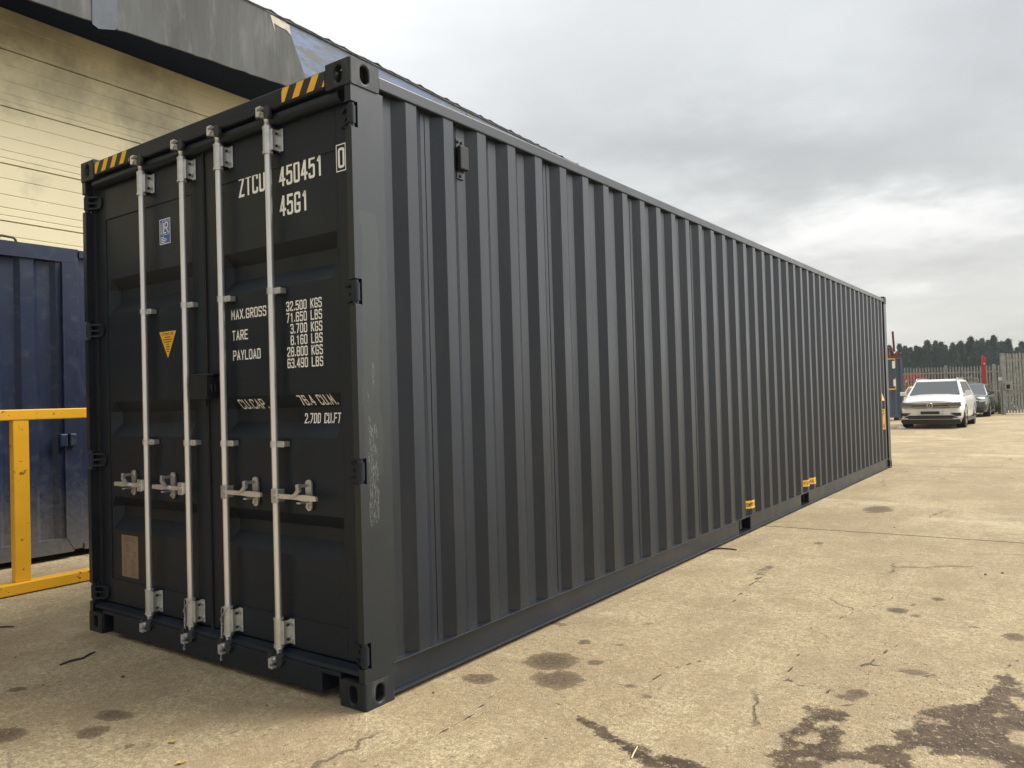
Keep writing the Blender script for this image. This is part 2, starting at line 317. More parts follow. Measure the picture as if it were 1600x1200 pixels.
CRACK= [[(1.705, 2.125), (1.721, 1.867), (1.7, 1.745), (1.658, 1.667), (1.657, 1.538)], [(1.626, 1.714), (1.701, 1.74), (1.761, 1.728), (1.821, 1.712), (1.935, 1.68), (2.008, 1.786)], [(1.336, 1.815), (1.375, 1.662), (1.394, 1.431), (1.447, 1.314), (1.488, 1.257)], [(1.353, 1.257), (1.393, 1.272), (1.428, 1.327)], [(1.447, 1.314), (1.554, 1.262)], [(1.568, 1.182), (1.601, 1.213), (1.633, 1.333), (1.717, 1.384), (1.794, 1.476), (1.865, 1.566)], [(1.618, 1.066), (1.781, 1.202), (1.897, 1.26), (2.177, 1.428)], [(1.838, 1.045), (1.909, 0.981)], [(2.289, 2.15), (2.245, 1.992), (2.251, 1.799)], [(0.518, 0.594), (0.647, 0.527), (0.706, 0.506), (0.816, 0.441)], [(0.947, 0.418), (0.96, 0.453), (0.996, 0.479)], [(0.841, 0.133), (0.836, 0.185), (0.804, 0.202)], [(0.877, 0.914), (0.9, 1.176), (0.995, 1.414)], [(0.423, -0.026), (0.404, 0.093), (0.411, 0.22), (0.346, 0.47)], [(1.368, 2.385), (1.427, 2.653), (1.506, 2.865), (1.58, 2.994), (1.537, 3.246)], [(1.66, 1.523), (1.66, 1.659), (1.701, 1.791), (1.732, 1.999), (1.785, 2.235)], [(0.732, 2.487), (0.686, 2.773), (0.662, 3.106), (0.602, 3.378)], [(0.686, 2.773), (0.784, 2.699)], [(0.652, 2.957), (0.727, 2.999)], [(0.651, 3.137), (0.752, 3.155)], [(0.602, 3.378), (0.704, 3.354)], [(0.589, 3.618), (0.677, 3.648)], [(0.641, 3.82), (0.774, 3.7)], [(0.693, 3.984), (0.819, 3.826)], [(0.667, 4.257), (0.838, 4.059)], [(0.727, 2.508), (0.683, 2.825), (0.668, 3.243), (0.612, 3.596)]]

def dusty(m, z0, z1, col, amt):
    """splashed dust clinging to the foot of the panels"""
    nt = m.node_tree; L = nt.links.new; b = nt.nodes['Principled BSDF']; src = b.inputs['Base Color'].links[0].from_socket
    t = nt.nodes.new('ShaderNodeNewGeometry'); s = nt.nodes.new('ShaderNodeSeparateXYZ'); L(t.outputs['Position'], s.inputs[0])
    n = nt.nodes.new('ShaderNodeTexNoise'); n.inputs['Scale'].default_value = 26; n.inputs['Detail'].default_value = 8; n.inputs['Roughness'].default_value = .75; L(t.outputs['Position'], n.inputs['Vector'])
    a = nt.nodes.new('ShaderNodeMapRange'); L(s.outputs[2], a.inputs[0]); a.inputs[1].default_value = z0; a.inputs[2].default_value = z1; a.inputs[3].default_value = .95; a.inputs[4].default_value = .15
    c = nt.nodes.new('ShaderNodeMath'); c.operation = 'ADD'; L(a.outputs[0], c.inputs[0]); L(n.outputs['Fac'], c.inputs[1])
    r = nt.nodes.new('ShaderNodeMapRange'); L(c.outputs[0], r.inputs[0]); r.inputs[1].default_value = .85; r.inputs[2].default_value = 1.5; r.inputs[3].default_value = 0; r.inputs[4].default_value = amt
    mx = nt.nodes.new('ShaderNodeMix'); mx.data_type = 'RGBA'; L(r.outputs[0], mx.inputs['Factor']); L(src, mx.inputs['A']); mx.inputs['B'].default_value = (*col, 1); L(mx.outputs['Result'], b.inputs['Base Color'])
def build_ground():
    def axis(lo, hi, step, far, grow=1.12):
        a = list(np.arange(lo, hi, step)); s = step; x = a[-1]
        while x < far: s *= grow; x += s; a.append(x)
        s = step; x = lo; b = []
        while x > -far: s *= grow; x -= s; b.append(x)
        return np.array(b[::-1]+a)
    X = axis(-4.6, 4.2, .028, 340); Y = axis(-2.2, 7.5, .032, 340, 1.08)
    gx, gy = np.meshgrid(X, Y); px, py = gx.ravel(), gy.ravel(); N = len(px)
    def segd(poly, closed):
        d = np.full(N, 9.0); P = poly+[poly[0]] if closed else poly
        for (ax, ay), (bx, by) in zip(P[:-1], P[1:]):
            vx, vy = bx-ax, by-ay; t = np.clip(((px-ax)*vx+(py-ay)*vy)/(vx*vx+vy*vy+1e-12), 0, 1)
            d = np.minimum(d, np.hypot(px-ax-t*vx, py-ay-t*vy))
        return d
    def inside(poly):
        c = np.zeros(N, bool); n = len(poly)
        for i in range(n):
            x1, y1 = poly[i]; x2, y2 = poly[i-1]
            k = ((y1 > py) != (y2 > py)) & (px < (x2-x1)*(py-y1)/((y2-y1) or 1e-9)+x1); c ^= k
        return c
    sd = np.where(inside(MUD), -1, 1)*segd(MUD, True)
    for I in ISL: sd = np.maximum(sd, -np.where(inside(I), -1, 1)*segd(I, True))
    for a, b in zip(STREAM[:-1], STREAM[1:]):
        vx, vy = b[0]-a[0], b[1]-a[1]; t = np.clip(((px-a[0])*vx+(py-a[1])*vy)/(vx*vx+vy*vy+1e-12), 0, 1)
        sd = np.minimum(sd, np.hypot(px-a[0]-t*vx, py-a[1]-t*vy)-(a[2]+t*(b[2]-a[2])))
    mud = np.clip(sd, -.25, .25)
    ck = np.full(N, .25)
    for C in CRACK: ck = np.minimum(ck, segd(C, False))
    st = np.zeros(N)
    STN = [(.168,.592,.085,.075,.8),(.327,.976,.13,.13,1),(.50,.775,.125,.12,.85),(.533,1.077,.045,.055,.65),(.314,1.335,.042,.045,.75),(.515,1.388,.04,.04,.5),
     (.763,.853,.07,.05,.3),(.834,.877,.035,.03,.75),(.95,.80,.04,.03,.6),(.002,1.549,.10,.05,.45),(-.948,-.616,.085,.065,.75),(-.846,-.763,.075,.07,.7),(-.571,-.741,.045,.035,.6),
     (-1.148,-.972,.09,.08,.8),(-1.694,-.702,.05,.05,.7),(1.641,2.819,.055,.065,1),(1.808,3.222,.035,.05,1),(2.254,2.573,.055,.07,.9),(.688,4.775,.05,.06,.7),
     (1.731,1.32,.045,.05,1),(1.70,1.24,.05,.03,.8),(1.93,1.72,.10,.05,.6),(.46,1.813,.05,.04,.4),(2.06,2.66,.035,.03,.6),(.739,7.06,.16,.30,.8),(.605,3.542,.05,.25,.5),(1.7,3.0,.03,.03,.6),
     (1.75,2.75,.03,.04,.6),(.95,.25,.06,.04,.35),(.45,.28,.035,.02,.45),(1.2,.75,.12,.08,.25),(-.4,-.3,.2,.1,.2),(-1.3,-.1,.15,.1,.25),(1.55,7.2,.5,.6,.25),(.9,11,.6,1.1,.3),(2.6,9,.5,1.3,.3),(-.2,16,1.2,1.2,.35),(2,20,2,1.6,.3),(4,15,1,2,.3)]
    for cx, cy, a, b, k in STN:
        th = 0.35; dx, dy = px-cx, py-cy
        q = np.hypot(dx/a, dy/b); st = np.maximum(st, k*np.clip(1.5-q, 0, 1))
    z = np.zeros(N)
    me = bpy.data.meshes.new('ground'); nx, ny = len(X), len(Y)
    me.vertices.add(N); me.vertices.foreach_set('co', np.stack([px, py, z], 1).ravel())
    i, j = np.meshgrid(np.arange(nx-1), np.arange(ny-1)); i, j = i.ravel(), j.ravel(); v = j*nx+i
    q = np.stack([v, v+1, v+1+nx, v+nx], 1); F = len(q)
    me.loops.add(F*4); me.loops.foreach_set('vertex_index', q.ravel().astype(np.int32))
    me.polygons.add(F); me.polygons.foreach_set('loop_start', np.arange(0, F*4, 4, dtype=np.int32)); me.polygons.foreach_set('loop_total', np.full(F, 4, np.int32))
    me.update(calc_edges=True)
    for nm, arr in (('mud', mud), ('crack', ck), ('stain', st)):
        at = me.attributes.new(nm, 'FLOAT', 'POINT'); at.data.foreach_set('value', arr.astype(np.float32))
    m = bpy.data.materials.new('sandy_concrete'); m.use_nodes = True; nt = m.node_tree; L = nt.links.new; b = nt.nodes['Principled BSDF']
    t = nt.nodes.new('ShaderNodeTexCoord')
    def V(x, i, n):
        if isinstance(x, (int, float)): n.inputs[i].default_value = x
        elif isinstance(x, tuple): n.inputs[i].default_value = x
        else: L(x, n.inputs[i])
    def Mt(op, a, c=0, d=None, cl=False):
        n = nt.nodes.new('ShaderNodeMath'); n.operation = op; n.use_clamp = cl; V(a, 0, n); V(c, 1, n)
        if d is not None: V(d, 2, n)
        return n.outputs[0]
    def NZ(scale, det=5, ro=.6, st=(1,1,1), rot=0, dist=0):
        mp = nt.nodes.new('ShaderNodeMapping'); mp.inputs['Scale'].default_value = st; mp.inputs['Rotation'].default_value = (0,0,rot); L(t.outputs['Object'], mp.inputs[0])
        n = nt.nodes.new('ShaderNodeTexNoise'); n.inputs['Scale'].default_value = scale; n.inputs['Detail'].default_value = det; n.inputs['Roughness'].default_value = ro; n.inputs['Distortion'].default_value = dist
        L(mp.outputs[0], n.inputs['Vector']); return n.outputs['Fac']
    def RG(v, a, c, lo=0., hi=1.):
        n = nt.nodes.new('ShaderNodeMapRange'); n.interpolation_type = 'SMOOTHSTEP'; L(v, n.inputs[0])
        for k, q_ in enumerate((a, c, lo, hi)): n.inputs[k+1].default_value = q_
        return n.outputs[0]
    def MX(f, a, c, bt='MIX'):
        n = nt.nodes.new('ShaderNodeMix'); n.data_type = 'RGBA'; n.blend_type = bt
        for nm, x in (('Factor', f), ('A', a), ('B', c)):
            if isinstance(x, (int, float)): n.inputs[nm].default_value = x
            elif isinstance(x, tuple): n.inputs[nm].default_value = (*x, 1)
            else: L(x, n.inputs[nm])
        return n.outputs['Result']
    def AT(nm):
        n = nt.nodes.new('ShaderNodeAttribute'); n.attribute_name = nm; return n.outputs['Fac']
    big = NZ(.35, 5, .55); mid = NZ(1.6, 6, .6, rot=.4); fine = NZ(28, 6, .7); grit = NZ(150, 3, .6); streak = NZ(1.3, 7, .7, (1.0, .22, 1), -.12)
    col = MX(RG(big, .42, .56), SAND_A, SAND_B)
    col = MX(RG(mid, .44, .58, 0, .7), col, SAND_C)
    col = MX(RG(streak, .48, .60, 0, .7), col, SAND_D)
    col = MX(RG(NZ(6, 8, .72), .50, .66, 0, .45), col, (.60,.52,.36))
    col = MX(RG(NZ(3.2, 9, .78, rot=1), .50, .62, 0, .62), col, (.27,.195,.11))
    col = MX(RG(fine, .38, .60, .62, 0), col, (.24,.18,.10))
    col = MX(RG(NZ(62, 4, .7), .40, .57, .72, 0), col, (.25,.19,.11)); col = MX(RG(grit, .30, .72, .40, 0), col, (.22,.17,.10))
    col = MX(RG(NZ(120, 2, .5), .60, .68, 0, .6), col, (.72,.64,.46))
    col = MX(RG(NZ(.9, 9, .78, (1, .7, 1), .5), .50, .60, 0, .60), col, (.28,.21,.125))
    col = MX(RG(NZ(.55, 8, .7, (.6, 1, 1), 2.5), .54, .66, 0, .30), col, (.66,.57,.40))
    col = MX(RG(NZ(13, 8, .75, rot=2), .50, .62, 0, .42), col, (.25,.185,.11))
    # scattered dark crumbs
    vo = nt.nodes.new('ShaderNodeTexVoronoi'); vo.inputs['Scale'].default_value = 21; L(t.outputs['Object'], vo.inputs['Vector'])
    crumb = Mt('MULTIPLY', RG(vo.outputs['Distance'], .09, .17, 1, 0), RG(NZ(2.3, 5, .6), .42, .55))
    col = MX(Mt('MULTIPLY', crumb, .65), col, (.10,.075,.05))
    # broken leafy flecks, longer than wide
    fl = NZ(42, 3, .55, (1, .42, 1), .7); flk = Mt('MULTIPLY', RG(fl, .62, .67), RG(NZ(1.1, 4, .5), .38, .55))
    col = MX(Mt('MULTIPLY', flk, .6), col, (.13,.10,.06))
    # stains
    ds = AT('stain'); sn = NZ(10, 8, .7); wet = RG(Mt('ADD', ds, Mt('MULTIPLY', Mt('SUBTRACT', sn, .5), 1.5)), .34, .50)
    wamt = Mt('MULTIPLY', wet, Mt('MULTIPLY_ADD', ds, .55, .42), cl=True)
    col = MX(wamt, col, MX(RG(NZ(55, 4, .7), .4, .6), (.065, .044, .026), (.13, .092, .056)))
    # cracks
    dc = Mt('ADD', AT('crack'), Mt('MULTIPLY', Mt('SUBTRACT', NZ(22, 5, .7), .5), .020))
    crk = RG(Mt('ABSOLUTE', dc), .0025, .0085, 1, 0); crk = Mt('MULTIPLY', crk, RG(NZ(5, 4, .6), .22, .42, .25, 1))
    cv = nt.nodes.new('ShaderNodeTexVoronoi'); cv.feature = 'DISTANCE_TO_EDGE'; cv.inputs['Scale'].default_value = .55
    mp = nt.nodes.new('ShaderNodeVectorMath'); mp.operation = 'MULTIPLY_ADD'; nz = nt.nodes.new('ShaderNodeTexNoise'); nz.inputs['Scale'].default_value = 3; nz.inputs['Detail'].default_value = 7; L(t.outputs['Object'], nz.inputs['Vector'])
    L(nz.outputs['Color'], mp.inputs[0]); mp.inputs[1].default_value = (.35,.35,0); L(t.outputs['Object'], mp.inputs[2]); L(mp.outputs[0], cv.inputs['Vector'])
    net = Mt('MULTIPLY', RG(cv.outputs['Distance'], .001, .008, 1, 0), RG(NZ(.8, 4, .6), .51, .59)); 
    # slab joints every seven metres
    sp = nt.nodes.new('ShaderNodeSeparateXYZ'); L(t.outputs['Object'], sp.inputs[0])
    yj = Mt('ADD', sp.outputs[1], Mt('MULTIPLY', Mt('SUBTRACT', NZ(1.2, 6, .6), .5), .03)); yj = Mt('SUBTRACT', yj, Mt('MULTIPLY', sp.outputs[0], .03))
    dj = Mt('ABSOLUTE', Mt('SUBTRACT', Mt('FLOORED_MODULO', Mt('ADD', yj, -5.47+3.5+70), 7.0), 3.5))
    jn = Mt('MULTIPLY', RG(dj, .009, .022, 1, 0), RG(NZ(2.2, 5, .6), .30, .42, .6, 1))
    lines = Mt('MAXIMUM', Mt('MAXIMUM', Mt('MULTIPLY', crk, .9), Mt('MULTIPLY', net, .6)), Mt('MULTIPLY', jn, .92))
    col = MX(lines, col, (.06, .044, .03))
    # mud
    ms = Mt('ADD', AT('mud'), Mt('MULTIPLY', Mt('SUBTRACT', NZ(8, 10, .75), .5), .23)); ms = Mt('ADD', ms, Mt('MULTIPLY', Mt('SUBTRACT', NZ(60, 4, .7), .5), .03))
    mud = RG(ms, -.016, .010, 1, 0)
    mcol = MX(RG(NZ(9, 6, .65), .35, .65), (.060,.037,.020), (.115,.075,.041)); mcol = MX(RG(NZ(38, 5, .7), .57, .64, 0, .7), mcol, (.40,.33,.21))
    col = MX(mud, col, mcol)
    L(col, b.inputs['Base Color'])
    r = Mt('SUBTRACT', .88, Mt('MULTIPLY', mud, .22)); r = Mt('SUBTRACT', r, Mt('MULTIPLY', wamt, .1)); L(r, b.inputs['Roughness']); b.inputs['Specular IOR Level'].default_value = .3
    h = Mt('MULTIPLY_ADD', fine, .5, Mt('MULTIPLY', grit, .35)); h = Mt('ADD', h, Mt('MULTIPLY', NZ(9, 5, .6), .5)); h = Mt('SUBTRACT', h, Mt('MULTIPLY', lines, .6)); h = Mt('SUBTRACT', h, Mt('MULTIPLY', mud, .3)); h = Mt('ADD', h, Mt('MULTIPLY', Mt('MULTIPLY', mud, NZ(40, 5, .7)), 1.3))
    bp = nt.nodes.new('ShaderNodeBump'); bp.inputs['Strength'].default_value = .7; bp.inputs['Distance'].default_value = .025; L(h, bp.inputs['Height']); L(bp.outputs[0], b.inputs['Normal'])
    me.materials.append(m)
    o = bpy.data.objects.new('ground', me); COL.objects.link(o); tag(o, kind='structure')
SAND_A = (.43, .335, .195); SAND_B = (.58, .475, .285); SAND_C = (.36, .275, .165); SAND_D = (.63, .525, .33)
build_ground()

# ================================================================ the grey shipping container
CW, CL, CH = 2.438, 12.192, 2.896
box_root = empty('shipping_container', (-CW/2, 0, 0), 0, 'long charcoal grey shipping container with closed doors and galvanised locking bars', 'shipping container')
OFF = (CW/2, 0, 0)          # parts are modelled in yard coordinates, so shift them back under the root
def part(mb, name, m, parent=None, **k):
    o = mb.build(name, m, parent or box_root, **k)
    o.location = OFF if (parent is None or parent is box_root) else (0, 0, 0)
    return o
def stadium(hw, hh, n=28):
    """rounded slot outline by direction, with matching rectangle-border directions"""
    pts = []
    for k in range(n):
        a = 2*math.pi*k/n; r = min(hw, hh); dx, dy = math.cos(a)*r, math.sin(a)*r
        if hh > hw: dy += math.copysign(hh-hw, dy) if abs(dy) > 1e-6 else 0
        else: dx += math.copysign(hw-hh, dx) if abs(dx) > 1e-6 else 0
        pts.append((dx, dy))
    return pts
def holed(mb, o, u, v, W, H, hw, hh, inn, depth=.035):
    """rectangle W x H at corner o spanned by u, v with a slot, walls going in along inn"""
    o, u, v, inn = map(Vector, (o, u, v, inn)); c = o+u*W/2+v*H/2; n = 28; S = stadium(hw, hh, n); out = []
    for (a, b_) in S:
        t = min(W/2/abs(a) if abs(a) > 1e-9 else 9e9, H/2/abs(b_) if abs(b_) > 1e-9 else 9e9); out.append([a*t, b_*t])
    for sx in (-1, 1):
        for sy in (-1, 1):
            k = min(range(n), key=lambda i: (out[i][0]-sx*W/2)**2+(out[i][1]-sy*H/2)**2); out[k] = [sx*W/2, sy*H/2]
    vs = [c+u*a+v*b_ for a, b_ in out]+[c+u*a+v*b_ for a, b_ in S]+[c+u*a+v*b_+inn*depth for a, b_ in S]
    fs = [(i, (i+1) % n, n+(i+1) % n, n+i) for i in range(n)]+[(n+i, n+(i+1) % n, 2*n+(i+1) % n, 2*n+i) for i in range(n)]
    mb.add(vs, fs)
def casting(x0, sx, y0, sy, z0, top):
    """x0,y0 outer vertical corner; sx,sy direction inwards"""
    A, B, H = .162, .178, .118; mb = MB(); z1 = z0+H
    X = Vector((sx,0,0)); Y = Vector((0,sy,0)); Z = Vector((0,0,1)); O = Vector((x0, y0, z0))
    holed(mb, O, X, Z, A, H, .0255, .0395, Y)             # end face
    holed(mb, O, Y, Z, B, H, .0255, .0395, X)             # side face
    zz = z1 if top else z0
    holed(mb, Vector((x0, y0, zz)), Y, X, B, A, .062, .03, Vector((0,0,-1 if top else 1)), .028)
    q = lambda a, b_, c: O+X*a+Y*b_+Z*c
    mb.add([q(A,0,0), q(A,B,0), q(A,B,H), q(A,0,H)], [(0,1,2,3)]); mb.add([q(0,B,0), q(A,B,0), q(A,B,H), q(0,B,H)], [(0,1,2,3)])
    c = 0 if top else H; mb.add([q(0,0,c), q(A,0,c), q(A,B,c), q(0,B,c)], [(0,1,2,3)])
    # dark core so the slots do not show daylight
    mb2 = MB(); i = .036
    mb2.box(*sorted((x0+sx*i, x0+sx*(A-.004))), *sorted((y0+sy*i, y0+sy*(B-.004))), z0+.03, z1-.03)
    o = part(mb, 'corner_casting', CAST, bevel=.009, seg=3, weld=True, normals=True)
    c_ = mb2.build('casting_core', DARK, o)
for (x0, sx) in ((0, -1), (-CW, 1)):
    for (y0, sy) in ((0, 1), (CL, -1)):
        for (z0, top) in ((0, False), (CH-.118, True)):
            casting(x0, sx, y0, sy, z0, top)
# corner posts: door-end posts are notched at the hinges
HZ = [.235, 1.05, 1.85, 2.645]; HH = .058
def door_post(s):   # s=+1 right (x=0) , -1 left
    X = (lambda x: -x) if s > 0 else (lambda x: -CW+x)
    mb = MB(); z = .118
    zs = []
    for h in HZ: zs += [(z, h-HH, .006), (h-HH, h+HH, .046)]; z = h+HH
    zs.append((z, CH-.118, .006))
    for (a, b_, y0) in zs:
        mb.box(X(.006), X(.044), y0, .205, a, b_)
    o = part(mb, 'corner_post', SCUFF if s > 0 else PAINT)
    m2 = MB()
    m2.box(X(.044), X(.052), .050, .16, .15, 2.75)         # dark jamb behind the door edge
    m2.build('door_jamb', RUBBER, o)
    for h in HZ:                                           # welded lugs above and below each notch, with the pin
        m3 = MB()
        m3.cyl((X(.026), .026, h-HH+.004), (X(.026), .026, h+HH-.004), .0145, 14)
        for zz in (h-HH-.004, h+HH-.002): m3.box(X(.010), X(.050), .004, .046, zz, zz+.006)
        m3.build('hinge_pin', PAINT, o, bevel=.001)
door_post(1); door_post(-1)
for s in (1, -1):
    X = (lambda x: -x) if s > 0 else (lambda x: -CW+x)
    mb = MB(); mb.box(X(.006), X(.10), CL-.2, CL-.006, .118, CH-.118); part(mb, 'corner_post', PAINT, bevel=.008)
# top side rails, bottom side rails, header, sill
for s in (1, -1):
    X = (lambda x: -x) if s > 0 else (lambda x: -CW+x)
    mb = MB(); mb.box(X(.004), X(.064), .178, CL-.178, 2.800, 2.862); part(mb, 'top_side_rail', PAINT, bevel=.007)
    mb = MB(); PK = [(4.78, 5.10), (6.83, 7.15)]
    ys = [.178]+[y for p in PK for y in p]+[CL-.178]
    for a, b_ in zip(ys[::2], ys[1::2]): mb.box(X(.030), X(.036), a, b_, .0305, .1600)       # web
    mb.box(X(.003), X(.075), .178, CL-.178, .1602, .1662)                                       # top ledge
    mb.box(X(.002), X(.075), .178, CL-.178, .0235, .0300)                                       # bottom flange
    for a, b_ in PK:                                                                          # pocket side walls
        mb.box(X(.0365), X(.9), a-.008, a, .0305, .1600); mb.box(X(.0365), X(.9), b_, b_+.008, .0305, .1600)
    part(mb, 'bottom_side_rail', PAINT, bevel=.0015)
mb = MB(); mb.box(-CW+.164, -.164, .004, .125, 2.792, 2.878); hdr = part(mb, 'door_header', DOORP, bevel=.007)
mb = MB(); mb.tube([(-CW+.10, .046, 2.757), (-.10, .046, 2.757)], .031, 16); g = mb.build('rain_gutter', DOORP, hdr)
mb = MB(); zb, zt = .028, .142
for a, b_ in ((-.164, -.176), (-.290, -2.148), (-2.262, -2.274)): mb.box(a, b_, .004, .11, zb, zt)
mb.box(-.176, -.290, .004, .11, .122, zt); mb.box(-2.148, -2.262, .004, .11, .122, zt)
mb.prism([(.014, .142), (.11, .142), (.11, .172), (.060, .172), (.020, .158)], 'x', -CW+.05, -.05)
sill = part(mb, 'door_sill', DOORP, bevel=.003)
mb = MB(); mb.box(-CW+.08, -.08, .13, CL-.1, .125, .158); part(mb, 'floor', IRON)
mb = MB()
y = .6
while y < CL-.3: mb.box(-CW+.08, -.08, y, y+.05, .04, .1245); y += .31
part(mb, 'cross_member', IRON)
# corrugated side walls
PIT, Y0 = .2788, .366
XO, XI = .012, .048
def corr(y):
    """depth of the side skin behind the outer plane at y"""
    t = (y-Y0) % PIT
    if t < .075: return XO
    if t < .142: return XO+(XI-XO)*(t-.075)/.067
    if t < .211: return XI
    return XI-(XI-XO)*(t-.211)/(PIT-.211)
def side_wall(s):
    X = (lambda x: -x) if s > 0 else (lambda x: -CW+x)
    ys = [.198]; k = -1
    while True:
        b0 = Y0+k*PIT
        for t in (0, .075, .142, .211):
            yy = b0+t
            if .2 < yy < CL-.19: ys.append(yy)
        if b0 > CL: break
        k += 1
    ys.append(CL-.18); mb = MB(); n = len(ys); th = .002
    vs = []
    for yy in ys:
        vs += [(X(corr(yy)), yy, .1664), (X(corr(yy)), yy, 2.802)]
    mb.add(vs, [(2*i, 2*i+2, 2*i+3, 2*i+1) for i in range(n-1)])
    vs2 = [(x_ - s*.003, y_, z_) for x_, y_, z_ in vs]; mb.add(vs2, [(2*i, 2*i+1, 2*i+3, 2*i+2) for i in range(n-1)])
    o = part(mb, 'side_wall', PANEL, normals=False, bevel=0)
    # vertical weld seams between the pressed sheets
    m2 = MB(); k = 4
    for k in (0, 4, 8, 12, 16, 20, 24, 28, 32, 36, 40):
        yy = Y0+k*PIT+.176; m2.box(X(XI+.001), X(XI-.0025), yy-.004, yy+.004, .17, 2.80)
        
    m2.build('weld_seam', PANEL, o)
    return o
dusty(PANEL, .10, .35, (.09, .083, .07), .16)
sw_r = side_wall(1); side_wall(-1)
mb = MB(); n = 40
for i in range(9):
    x0 = -CW+.1+i*.25
    mb.add([(x0, CL-.03, .16), (x0+.09, CL-.03, .16), (x0+.13, CL-.07, .16), (x0+.21, CL-.07, .16), (x0+.25, CL-.03, .16), (x0, CL-.03, 2.80), (x0+.09, CL-.03, 2.80), (x0+.13, CL-.07, 2.80), (x0+.21, CL-.07, 2.80), (x0+.25, CL-.03, 2.80)],
           [(0,1,6,5), (1,2,7,6), (2,3,8,7), (3,4,9,8)])
part(mb, 'end_wall', PANEL)
mb = MB(); mb.box(-CW+.165, -.165, CL-.1, CL-.01, 2.80, 2.87); part(mb, 'end_rail', PAINT, bevel=.005); mb = MB(); mb.box(-CW+.165, -.165, CL-.1, CL-.01, .03, .158); part(mb, 'end_rail', PAINT, bevel=.005)
mb = MB(); x_ = -CW+.064; yy = .125; zt = 2.845
k = 0
while yy < CL-.1:
    mb.add([(x_, yy, zt), (-.064, yy, zt), (-.064, yy+.09, zt), (x_, yy+.09, zt), (-.064, yy+.12, zt-.02), (x_, yy+.12, zt-.02), (-.064, yy+.21, zt-.02), (x_, yy+.21, zt-.02), (-.064, yy+.24, zt), (x_, yy+.24, zt)],
           [(0,1,2,3), (3,2,4,5), (5,4,6,7), (7,6,8,9)]); yy += .24
part(mb, 'roof', PAINT)
# ventilator on the side wall
mb = MB(); mb.box(-.030, -.004, .768, .838, 2.565, 2.69)
vent = part(mb, 'ventilator', RUBBER, bevel=.006)
mb = MB(); mb.box(-.047, -.038, .775, .835, 2.522, 2.735); mb.box(-.046, -.031, .775, .835, 2.56, 2.685); mb.build('vent_bracket', PAINT, vent, bevel=.001)
for (yy, zz) in ((.790, 2.718), (.820, 2.718), (.805, 2.538)): mb = MB(); mb.cyl((-.039, yy, zz), (-.030, yy, zz), .008, 8); mb.build('screw', IRON, vent)
# ---- markings on the side wall follow the corrugation
def side_fn(off): return lambda y, z: (-(corr(y))+off, y, z)
def side_label(name, y0, y1, z0, z1, text, tw=None, th=None, parent=sw_r, base=YEL, vertical=False):
    mb = MB(); k = 40
    ys = sorted(set([y0, y1]+[Y0+i*PIT+t for i in range(-1, 45) for t in (0, .075, .142, .211) if y0 < Y0+i*PIT+t < y1]))
    f = side_fn(.0015); vs = [f(y, z) for y in ys for z in (z0, z1)]
    mb.add(vs, [(2*i, 2*i+2, 2*i+3, 2*i+1) for i in range(len(ys)-1)])
    o = mb.build(name, base, parent)
    if text:
        mt = MB()
        if vertical:
            h = (z1-z0)/len(text)
            for i, ch in enumerate(text): lettering(mt, ch, y0+.01, y1-.01, z1-(i+1)*h+h*.18, h*.64, side_fn(.003), .16, (1, 0, 0))
        else: lettering(mt, text, y0+.008, y1-.004, z0+.018, (z1-z0)-.036, side_fn(.003), .17, (1, 0, 0))
        mt.build('label_text', BLK, parent)
    return o
side_label('lift_label', 5.032, 5.186, .225, .300, 'EMPTY I')
side_label('pocket_label', 6.985, 7.412, .225, .300, 'FORK ONLY')
side_label('height_label', 11.60, 11.80, .66, 1.00, 'OIH', vertical=True)
mb = MB(); f = side_fn(.0015); mb.add([f(11.62, 1.14), f(11.80, 1.14), f(11.70, 1.32)], [(0,1,2)]); mb.build('warning_triangle', YEL, sw_r)
mb = MB(); f = side_fn(.0015); mb.add([f(11.585, 2.60), f(11.64, 2.60), f(11.64, 2.72), f(11.585, 2.72)], [(0,1,2,3)]); mb.build('side_plate', WHITE, sw_r)
